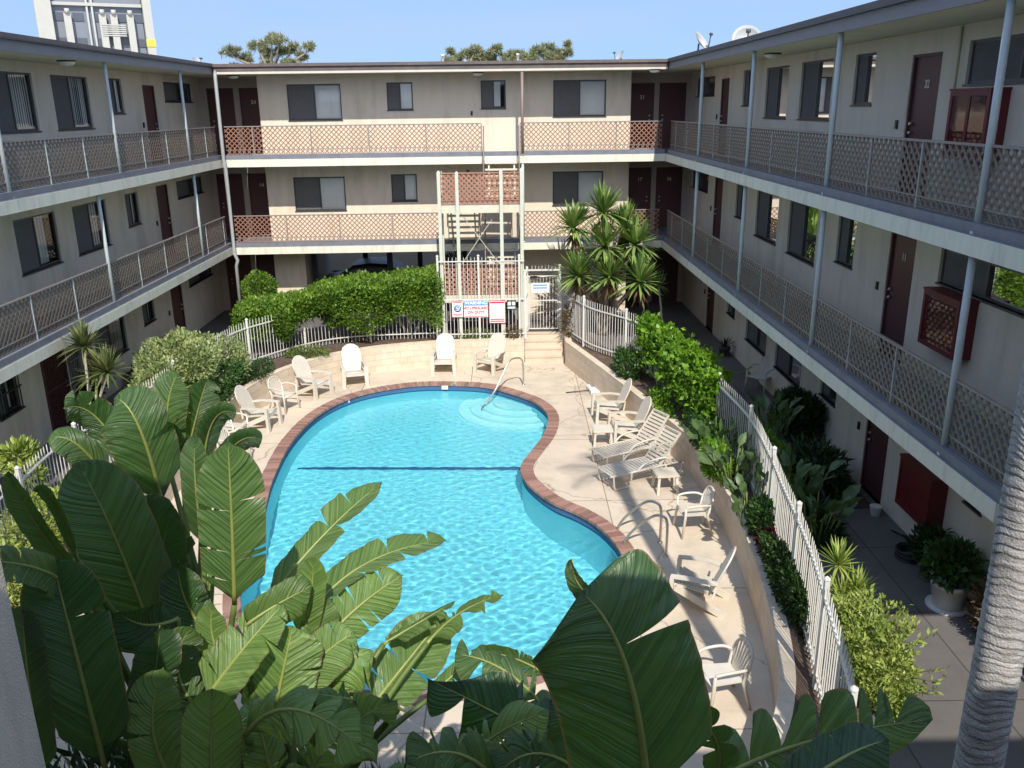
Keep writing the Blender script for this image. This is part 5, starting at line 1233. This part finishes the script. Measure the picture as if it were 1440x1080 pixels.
# ringed palm at the right
PX, PY = 3.64, 5.58
pt = empty('palm_tree', (PX, PY, 0), 0, 'tall palm with a grey ringed trunk at the right edge, partly in sun', 'palm tree')
prof = []; z = 0.0; base_r = .178
nn_ = 40; V = []; F = []; zz = []; k = 0
while z < 10.4:
    dz = RNG.uniform(.04, .095) * (1.0 if z < 6 else 1.2); r0 = base_r - .004 * z
    zz += [(z, r0 * 1.004), (z + dz * .14, r0 * 1.018), (z + dz * .42, r0 * 1.004), (z + dz * .8, r0 * .988), (z + dz * .93, r0 * .98)]; z += dz
for z_, r_ in zz:
    for j in range(nn_):
        a = 2 * math.pi * j / nn_; w_ = .026 * math.sin(a * 2 + z_ * 1.7) + .022 * math.sin(a + z_ * 3.9) + .008 * math.sin(a * 5 + z_ * 9); rr = r_ * (1 + .018 * math.sin(a * 5 + z_ * 3) + RNG.normal(0, .003))
        V.append((rr * math.cos(a) + .02 * math.sin(z_ * .6), rr * math.sin(a), z_ + w_))
for i in range(len(zz) - 1):
    for j in range(nn_): F.append((i * nn_ + j, i * nn_ + (j + 1) % nn_, (i + 1) * nn_ + (j + 1) % nn_, (i + 1) * nn_ + j))
rowv = np.array([.25, .05, .12, .42, 1.0])[np.arange(len(zz) - 1) % 5]; pv = np.clip(np.repeat(rowv, nn_) * np.repeat(RNG.uniform(.2, 1.2, len(zz) - 1), nn_) * RNG.uniform(.5, 1.1, len(F)) + RNG.normal(0, .05, len(F)), 0, 1)
mesh_np('trunk', np.array(V), np.array(F), pv, M['palmtrunk'], pt, True)
mb = MB(); mb.lathe([(.16, 10.3), (.19, 10.7), (.13, 11.3), (.05, 11.7)], n=16); mb.build('crownshaft', M['greenstem'], pt)
for i in range(7):
    a = 6.283 * i / 7 + .3; L = 1.5; sp = []; 
    for q in range(9):
        s_ = q / 8; sp.append(Vector((math.cos(a) * L * s_ * .85, math.sin(a) * L * s_ * .85, 11.4 + L * (.75 * s_ - .75 * s_ * s_))))
    mb = MB(); mb.tube(sp, [.025 - .0024 * q for q in range(9)], 6)
    for q in range(1, 9):
        d = (sp[q] - sp[q - 1]).normalized(); sd = d.cross(Vector((0, 0, 1))).normalized()
        for u_ in (0, .33, .66):
            p = sp[q - 1].lerp(sp[q], u_)
            for g_ in (-1, 1):
                l_ = .42 * math.sin(math.pi * min(.95, (q + u_) / 9)) + .08; e = p + (sd * g_ + d * .6 - Vector((0, 0, .35))).normalized() * l_; mb.face([p - d * .014, p + d * .014, e], 1)
    mb.build('frond', [M['greenstem'], M['lf_bush']], pt, recalc=False)

# giant bird-of-paradise: each leaf its own mesh
LV=[
('L',[-2.89,6.0,2.62],[-2.9,5.7,3.79],[-3.05,5.6,4.57],0.368,-15,0.16,0,0.0),
('L',[-2.68,4.6,2.78],[-2.61,4.4,3.84],[-2.64,4.4,4.49],0.262,10,0.15,0,0.0),
('L',[-2.96,5.2,3.87],[-2.99,4.9,4.43],[-3.04,4.8,4.85],0.116,40,0.5,0,0.1),
('L',[-2.95,5.2,4.01],[-2.92,5.0,4.55],[-2.97,4.9,4.67],0.063,40,0.5,0,0.1),
('L',[-2.66,4.6,4.15],[-2.62,4.2,4.53],[-2.71,3.9,4.74],0.14,-20,0.3,2,0.2),
('L',[-3.48,7.2,3.83],[-3.63,7.1,4.36],[-3.79,6.9,4.52],0.224,35,0.2,4,0.2),
('L',[-3.46,6.9,3.69],[-3.55,6.6,4.29],[-3.75,6.5,4.39],0.21,-25,0.2,1,0.15),
('L',[-2.99,6.7,3.7],[-2.95,6.4,4.53],[-3.16,6.5,4.74],0.292,-10,0.15,0,0.1),
('L',[-3.06,7.1,3.87],[-2.96,7.0,4.47],[-2.82,7.0,4.79],0.208,25,0.25,1,0.05),
('L',[-2.99,7.2,3.75],[-2.77,7.1,4.33],[-2.62,7.1,4.71],0.211,-25,0.25,1,0.05),
('L',[-2.76,7.1,3.86],[-2.58,7.0,4.35],[-2.34,6.9,4.46],0.147,-40,0.3,0,0.2),
('L',[-2.5,6.8,3.99],[-2.25,6.6,4.31],[-2.02,6.5,4.38],0.128,-30,0.3,0,0.2),
('L',[-2.48,6.2,3.57],[-2.41,6.0,4.16],[-2.36,6.0,4.61],0.14,30,0.3,0,0.05),
('L',[-2.04,5.5,3.48],[-1.95,5.4,4.19],[-1.91,5.4,4.8],0.266,5,0.12,3,0.0),
('L',[-2.51,5.6,3.3],[-2.66,5.4,3.38],[-2.74,5.2,3.62],0.231,20,0.3,1,0.2),
('L',[-2.79,5.2,2.43],[-2.53,5.1,3.11],[-2.37,5.0,3.63],0.198,-20,0.3,2,0.1),
('L',[-2.97,4.4,2.91],[-2.86,4.3,3.72],[-2.8,4.3,4.24],0.142,30,0.3,0,0.1),
('L',[-2.87,6.6,3.15],[-2.96,6.4,3.66],[-3.0,6.2,4.01],0.268,15,0.25,0,0.1),
('L',[-2.66,6.2,3.18],[-2.77,6.1,3.5],[-2.63,6.0,3.95],0.203,-10,0.3,0,0.1),
('C',[-2.12,6.4,2.91],[-1.67,6.8,3.35],[-1.19,7.2,3.67],0.224,42,0.5,1,0.08),
('C',[-1.66,6.2,2.98],[-1.24,6.6,3.2],[-0.61,7.0,3.18],0.208,42,0.5,2,0.08),
('C',[-1.49,6.1,2.84],[-1.24,6.3,3.0],[-0.95,6.5,3.12],0.249,-10,0.2,4,0.12),
('C',[-1.69,5.9,2.9],[-1.59,5.9,3.28],[-1.54,5.9,3.64],0.133,15,0.25,0,0.05),
('C',[-1.2,6.1,2.13],[-0.94,6.4,2.33],[-0.61,6.7,2.62],0.333,-12,0.18,2,0.05),
('C',[-0.75,6.3,2.58],[-0.47,6.7,2.63],[-0.1,7.0,2.61],0.114,50,0.5,5,0.4),
('C',[-1.1,6.2,2.65],[-0.82,6.4,2.72],[-0.52,6.6,2.8],0.097,45,0.5,4,0.3),
('C',[-1.87,5.5,2.42],[-1.74,5.5,2.9],[-1.66,5.6,3.23],0.319,-8,0.15,1,0.0),
('C',[-2.27,5.3,2.81],[-1.99,5.4,3.16],[-1.71,5.6,3.42],0.259,30,0.3,1,0.05),
('C',[-1.98,5.5,3.3],[-1.76,5.6,3.41],[-1.54,5.8,3.44],0.2,-25,0.4,1,0.15),
('C',[-1.45,5.8,2.4],[-1.39,5.8,2.7],[-1.13,5.9,2.79],0.235,20,0.5,4,0.4),
('C',[-1.64,5.9,2.5],[-1.58,5.9,2.9],[-1.46,6.0,3.22],0.18,-20,0.3,2,0.1),
('C',[-1.67,4.4,3.24],[-1.29,4.3,3.5],[-0.83,4.2,3.19],0.22,5,0.15,9,0.25),
('C',[-1.91,4.3,2.71],[-1.85,4.3,3.2],[-1.79,4.3,3.66],0.207,5,0.15,0,0.0),
('C',[-0.74,6.0,2.24],[-0.56,6.1,2.37],[-0.36,6.2,2.49],0.107,20,0.3,1,0.1),
('C',[-0.82,5.0,2.93],[-1.08,4.9,3.1],[-1.38,4.8,3.24],0.125,-10,0.3,8,0.3),
('C',[-1.76,5.7,2.52],[-1.51,5.7,2.87],[-1.24,5.8,3.03],0.219,10,0.2,3,0.1),
('C',[-2.15,5.6,2.73],[-2.27,5.6,3.11],[-2.23,5.6,3.42],0.139,20,0.3,1,0.1),
('R',[0.58,3.1,3.97],[0.46,3.05,4.68],[0.27,3.1,5.01],0.331,-8,0.1,1,0.03),
('R',[0.44,3.2,4.85],[0.3,3.3,4.89],[0.25,3.35,5.02],0.062,50,0.4,1,0.0),
('R',[1.08,3.9,3.28],[1.61,4.0,3.47],[2.38,4.1,3.54],0.248,-25,0.1,9,0.12),
('R',[1.38,3.6,3.44],[1.69,3.7,3.62],[1.99,3.8,3.66],0.164,20,0.15,2,0.1),
('R',[0.44,4.9,2.52],[0.09,4.9,2.82],[-0.58,4.8,3.34],0.292,10,0.1,8,0.25),
('R',[0.34,5.4,2.4],[-0.03,5.5,2.84],[-0.45,5.5,3.03],0.181,-20,0.2,6,0.2),
('R',[0.26,6.0,2.46],[-0.03,6.0,2.64],[-0.36,5.9,2.78],0.104,35,0.4,4,0.2),
('R',[0.45,4.3,2.95],[0.14,4.2,3.25],[-0.11,4.1,3.19],0.169,10,0.2,7,0.3),
('R',[-0.12,4.2,3.05],[-0.36,4.1,3.35],[-0.63,4.0,3.36],0.164,0,0.2,5,0.3),
('C',[-1.45,4.8,2.46],[-1.23,4.8,2.87],[-0.8,4.9,3.1],0.22,-10,0.2,6,0.3),
('C',[-2.23,4.6,2.66],[-2.33,4.6,3.11],[-2.25,4.7,3.52],0.201,10,0.2,3,0.2),
('C',[-1.58,4.5,2.8],[-1.6,4.5,3.13],[-1.71,4.6,3.34],0.179,-15,0.2,4,0.2),
('L',[-2.39,5.9,2.91],[-2.56,5.9,3.24],[-2.58,5.9,3.61],0.2,15,0.25,1,0.1),
('L',[-2.37,5.4,2.64],[-2.48,5.4,3.01],[-2.33,5.4,3.37],0.188,-15,0.25,4,0.2),
('C',[-0.41,4.6,2.63],[-0.17,4.6,3.02],[0.24,4.6,3.23],0.202,0,0.2,8,0.3),
('R',[0.62,4.0,3.17],[0.41,4.0,3.52],[0.18,4.1,3.7],0.176,15,0.2,8,0.25),
('L',[-3.42,5.0,2.91],[-3.48,5.0,3.38],[-3.38,5.0,3.81],0.192,-10,0.2,2,0.1),
('C',[-0.91,4.3,2.86],[-0.55,4.3,3.1],[-0.11,4.3,3.25],0.156,10,0.2,8,0.35),
('R',[1.0,3.6,3.49],[0.99,3.5,3.89],[0.8,3.5,4.16],0.105,20,0.3,5,0.2),
]

EYE = Vector((0, 0, 6.9))
PL_ = {'L': empty('giant_bird_of_paradise', (-2.6, 5.9, 0), 0, 'giant bird-of-paradise clump at the left with upright broad leaves', 'plant', 'giant bird-of-paradise clumps'),
       'C': empty('giant_bird_of_paradise', (-1.75, 5.5, 0), 0, 'giant bird-of-paradise clump at the bottom centre-left, its sunlit leaves leaning over the pool', 'plant', 'giant bird-of-paradise clumps'),
       'R': empty('giant_bird_of_paradise', (.75, 4.2, 0), 0, 'giant bird-of-paradise clump at the bottom right of centre with dark torn leaves', 'plant', 'giant bird-of-paradise clumps')}
def giant_leaf(pl, B, Mi, T, hw, roll, fold, cuts, droop, seed):
    if pl != 'R': hw *= .86
    if pl != 'R' and hw > .14 and cuts in (0, 1) and seed % 2: cuts += 1
    rg = random.Random(seed); root = PL_[pl]; o = Vector(root.location); B, Mi, T = Vector(B), Vector(Mi), Vector(T)
    Q = 2 * Mi - (B + T) / 2; NS = 44
    def bz(t): return B * (1 - t) ** 2 + Q * 2 * t * (1 - t) + T * t * t
    def tg(t): return ((Q - B) * (1 - t) + (T - Q) * t).normalized()
    # width profile of the blade
    tk = rg.uniform(.58, .74)
    sq = pl == 'R' and cuts == 1 and hw > .25
    def wd(t):
        if sq: return hw * (min(1, (t / .12)) ** .6) * (1 - max(0, (t - .86) / .14) ** 3) ** .5 if t < 1 else 0
        return hw * (min(1, (t / .10)) ** .5 if t < .10 else 1) * (.92 + .08 * math.sin(t * 3.1)) * (1 - max(0, (t - tk) / (1 - tk)) ** 2.5) ** .62 if t < 1 else 0
    V, F, UV, MI = [], [], [], []
    rv = R(roll)
    def frame(t):
        d = tg(t); v = (EYE - bz(t)).normalized(); s = d.cross(v).normalized(); nn = s.cross(d).normalized()
        s2 = s * math.cos(rv) + nn * math.sin(rv); n2 = nn * math.cos(rv) - s * math.sin(rv); return d, s2, n2
    CS = 7
    tint = rg.uniform(.5, 1.05) if pl == 'C' else rg.uniform(0, .45)  # random per leaf; centre clump coloured paler as if sunlit, others darker as shaded
    for side in (-1, 1):
        # strips between tears
        k = cuts if cuts < 3 else max(1, cuts + rg.choice((-1, 0, 0, 1)))
        if cuts == 1 and side < 0: k = 0
        cs = sorted(rg.uniform(.12, .93) for _ in range(k)) if k else []
        if sq: cs = [.60] if side > 0 else []
        bounds = [0.0] + cs + [1.0]
        for a, b in zip(bounds[:-1], bounds[1:]):
            if b - a < .02: continue
            m = max(3, int((b - a) * NS)); dz = droop * rg.uniform(-.4, 1.6); tw = rg.uniform(-.25, .25) * (1 if cuts else .2); i0 = len(V); rip = rg.uniform(0, 6.28)
            gap = (rg.uniform(.2, .5) if cuts > 4 else .14) if k else 0; sweep_ = rg.uniform(-.05, .05) if cuts > 4 else 0
            for i in range(m + 1):
                t = a + (b - a) * i / m; w = wd(t)
                for j in range(CS + 1):
                    x = j / CS; tc = (t - (a + b) / 2)
                    # margin of a torn strip is narrower than its root, and sweeps towards the tip
                    tt = (a + b) / 2 + tc * (1 - gap * x * x) + sweep_ * x; t2 = min(1.0, max(0.0, tt + (.0 if sq else .066) * x * (1 - tt))); p = bz(t2); d, s, nn = frame(t2); w = wd(t) * (1 - (.22 * abs(2 * tc / (b - a)) ** 4 if cuts > 4 else 0))
                    c = fold * (1 - (1 - x) ** 2); lat = w * x * math.cos(c * .9); hgt = w * (x * math.sin(c * .9) - .12 * x * x * 2 * (1 - fold) ) - dz * w * x * x * 1.6
                    hgt += w * .035 * math.sin(t * 34 + rip) * x * x + w * .02 * math.sin(t * 80 + rip * 2) * x + tw * tc * w * x * 2.0
                    q = p + s * side * lat + nn * hgt; q.z -= dz * w * x * x * .9
                    V.append(q - o); UV.append((side * x, t * (T - B).length / max(hw, .05) * .12 + side * .37))
            for i in range(m):
                for j in range(CS):
                    q = i0 + i * (CS + 1) + j; F.append((q, q + 1, q + CS + 2, q + CS + 1)); MI.append(0)
    me = bpy.data.meshes.new('leaf'); me.from_pydata([tuple(v) for v in V], [], F); me.polygons.foreach_set('use_smooth', [True] * len(F))
    ul = me.uv_layers.new(name='UVMap'); ul.data.foreach_set('uv', np.array([UV[l.vertex_index] for l in me.loops], np.float32).ravel())
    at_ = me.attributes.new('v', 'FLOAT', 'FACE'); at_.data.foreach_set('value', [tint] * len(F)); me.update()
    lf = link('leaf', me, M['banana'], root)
    mb = MB(); n0 = frame(.5)[2]; P = [bz(i / 14) - o - frame(i / 14)[2] * .004 for i in range(15)]; r0 = min(.02, .012 + hw * .03)
    st_ = Vector((rg.uniform(-.28, .28), rg.uniform(-.28, .28), 1.3)); low = P[0]; pet = catmull([Vector((st_.x * .8, st_.y * .8, 0)), st_, st_.lerp(low, .55) + Vector((0, 0, .12)), low], 5, closed=False)
    mb.tube(P, [r0 * (1 - .8 * i / 14) for i in range(15)], 8); mb.build('midrib', M['midrib'], lf)
    mb = MB(); mb.tube(pet, [.055 - .035 * i / (len(pet) - 1) for i in range(len(pet))], 8); mb.build('leaf_stalk', M['greenstem'], lf)
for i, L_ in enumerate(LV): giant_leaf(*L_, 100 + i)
for k_, sp in (('L', [(-.3, .1), (.25, -.2), (0, .35)]), ('C', [(-.2, .1), (.2, -.1)]), ('R', [(-.2, .1), (.25, 0)])):
    for x, y in sp:
        mb = MB(); mb.tube([(x, y, 0), (x * 1.1, y * 1.1, .8), (x * .9, y, 1.7)], [.11, .10, .07], 10); mb.build('trunk', M['brownstem'], PL_[k_])

# low filler plants at the foot of the big leaves
shrub('planter_fern', (-.9, 6.3, .5), (1.0, .5, .5), 1500, .3, .12, 'lf_dark', 'dark narrow-leaved plant under the big leaves at the near pool edge')
shrub('planter_fern', (-3.6, 6.4, .6), (1.0, .7, .7), 1800, .3, .15, 'lf_dark', 'dark ferny growth at the foot of the left big-leaved clump')

# ------------------------------------------------------------------ camera, light, sky
cam = bpy.data.cameras.new('camera'); co = bpy.data.objects.new('camera', cam); COL.objects.link(co)
cam.sensor_width = 36; cam.lens = 36 * 1213.8 / 1440; cam.clip_end = 2000; cam.clip_start = .05
pi_, ro = .310582, -.0128786
fw = Vector((0, math.cos(pi_), -math.sin(pi_))); up = Vector((0, math.sin(pi_), math.cos(pi_))); rt = Vector((1, 0, 0))
r_ = rt * math.cos(ro) + up * math.sin(ro); u_ = -rt * math.sin(ro) + up * math.cos(ro)
mw = Matrix((r_, u_, -fw)).transposed().to_4x4(); mw.translation = (0, 0, 6.901); co.matrix_world = mw
SC.camera = co
EL, AZ = R(45.5), R(7.06)
to_sun = Vector((math.sin(AZ) * math.cos(EL), -math.cos(AZ) * math.cos(EL), math.sin(EL)))
sl = bpy.data.lights.new('sun', 'SUN'); so = bpy.data.objects.new('sun', sl); COL.objects.link(so)
sl.energy = 2.3; sl.angle = R(.53); sl.color = (1.0, .95, .86); so.rotation_euler = to_sun.to_track_quat('Z', 'Y').to_euler(); so.location = (2, -10, 20)
try: sl.cycles.is_caustics_light = True
except Exception as e: print(e)
w = bpy.data.worlds.new('World'); SC.world = w; w.use_nodes = True; nt = w.node_tree
sky = N(nt, 'ShaderNodeTexSky'); sky.sky_type = 'NISHITA'; sky.sun_disc = False; sky.sun_elevation = EL; sky.sun_rotation = math.atan2(to_sun.x, to_sun.y); sky.air_density = 1.0; sky.dust_density = .6; sky.ozone_density = 1.5
bg = nt.nodes['Background']; bg.inputs['Strength'].default_value = .15; 
tc = N(nt, 'ShaderNodeTexCoord'); va = N(nt, 'ShaderNodeVectorMath', operation='ADD'); va.inputs[1].default_value = (0, 0, .5); nt.links.new(tc.outputs['Generated'], va.inputs[0])
vn = N(nt, 'ShaderNodeVectorMath', operation='NORMALIZE'); nt.links.new(va.outputs[0], vn.inputs[0]); nt.links.new(vn.outputs[0], sky.inputs[0])
mp = N(nt, 'ShaderNodeMapping'); mp.inputs['Scale'].default_value = (1.2, 1.2, 9); mp.inputs['Rotation'].default_value = (0, .12, 0); nt.links.new(tc.outputs['Generated'], mp.inputs[0])
cn = N(nt, 'ShaderNodeTexNoise'); cn.inputs['Scale'].default_value = 2.2; cn.inputs['Detail'].default_value = 6; nt.links.new(mp.outputs[0], cn.inputs['Vector'])
cr = N(nt, 'ShaderNodeValToRGB'); cr.color_ramp.elements[0].position = .42; cr.color_ramp.elements[1].position = .85; cr.color_ramp.elements[1].color = (.55, .55, .55, 1); nt.links.new(cn.outputs['Fac'], cr.inputs[0])
cm = N(nt, 'ShaderNodeMix', data_type='RGBA'); nt.links.new(cr.outputs[0], cm.inputs[0]); nt.links.new(sky.outputs[0], cm.inputs[6]); cm.inputs[7].default_value = (1.7, 1.9, 2.2, 1)
hz = N(nt, 'ShaderNodeMix', data_type='RGBA'); hz.inputs[0].default_value = .28; nt.links.new(cm.outputs[2], hz.inputs[6]); hz.inputs[7].default_value = (1.28, 1.66, 2.08, 1); nt.links.new(hz.outputs[2], bg.inputs[0])
SC.view_settings.view_transform = 'Standard'; SC.view_settings.look = 'None'; SC.view_settings.gamma = 1; SC.view_settings.exposure = 1.32
SC.render.engine = 'CYCLES'; SC.cycles.use_denoising = True; SC.cycles.max_bounces = 8; SC.cycles.transparent_max_bounces = 12; SC.cycles.sample_clamp_indirect = 6.0
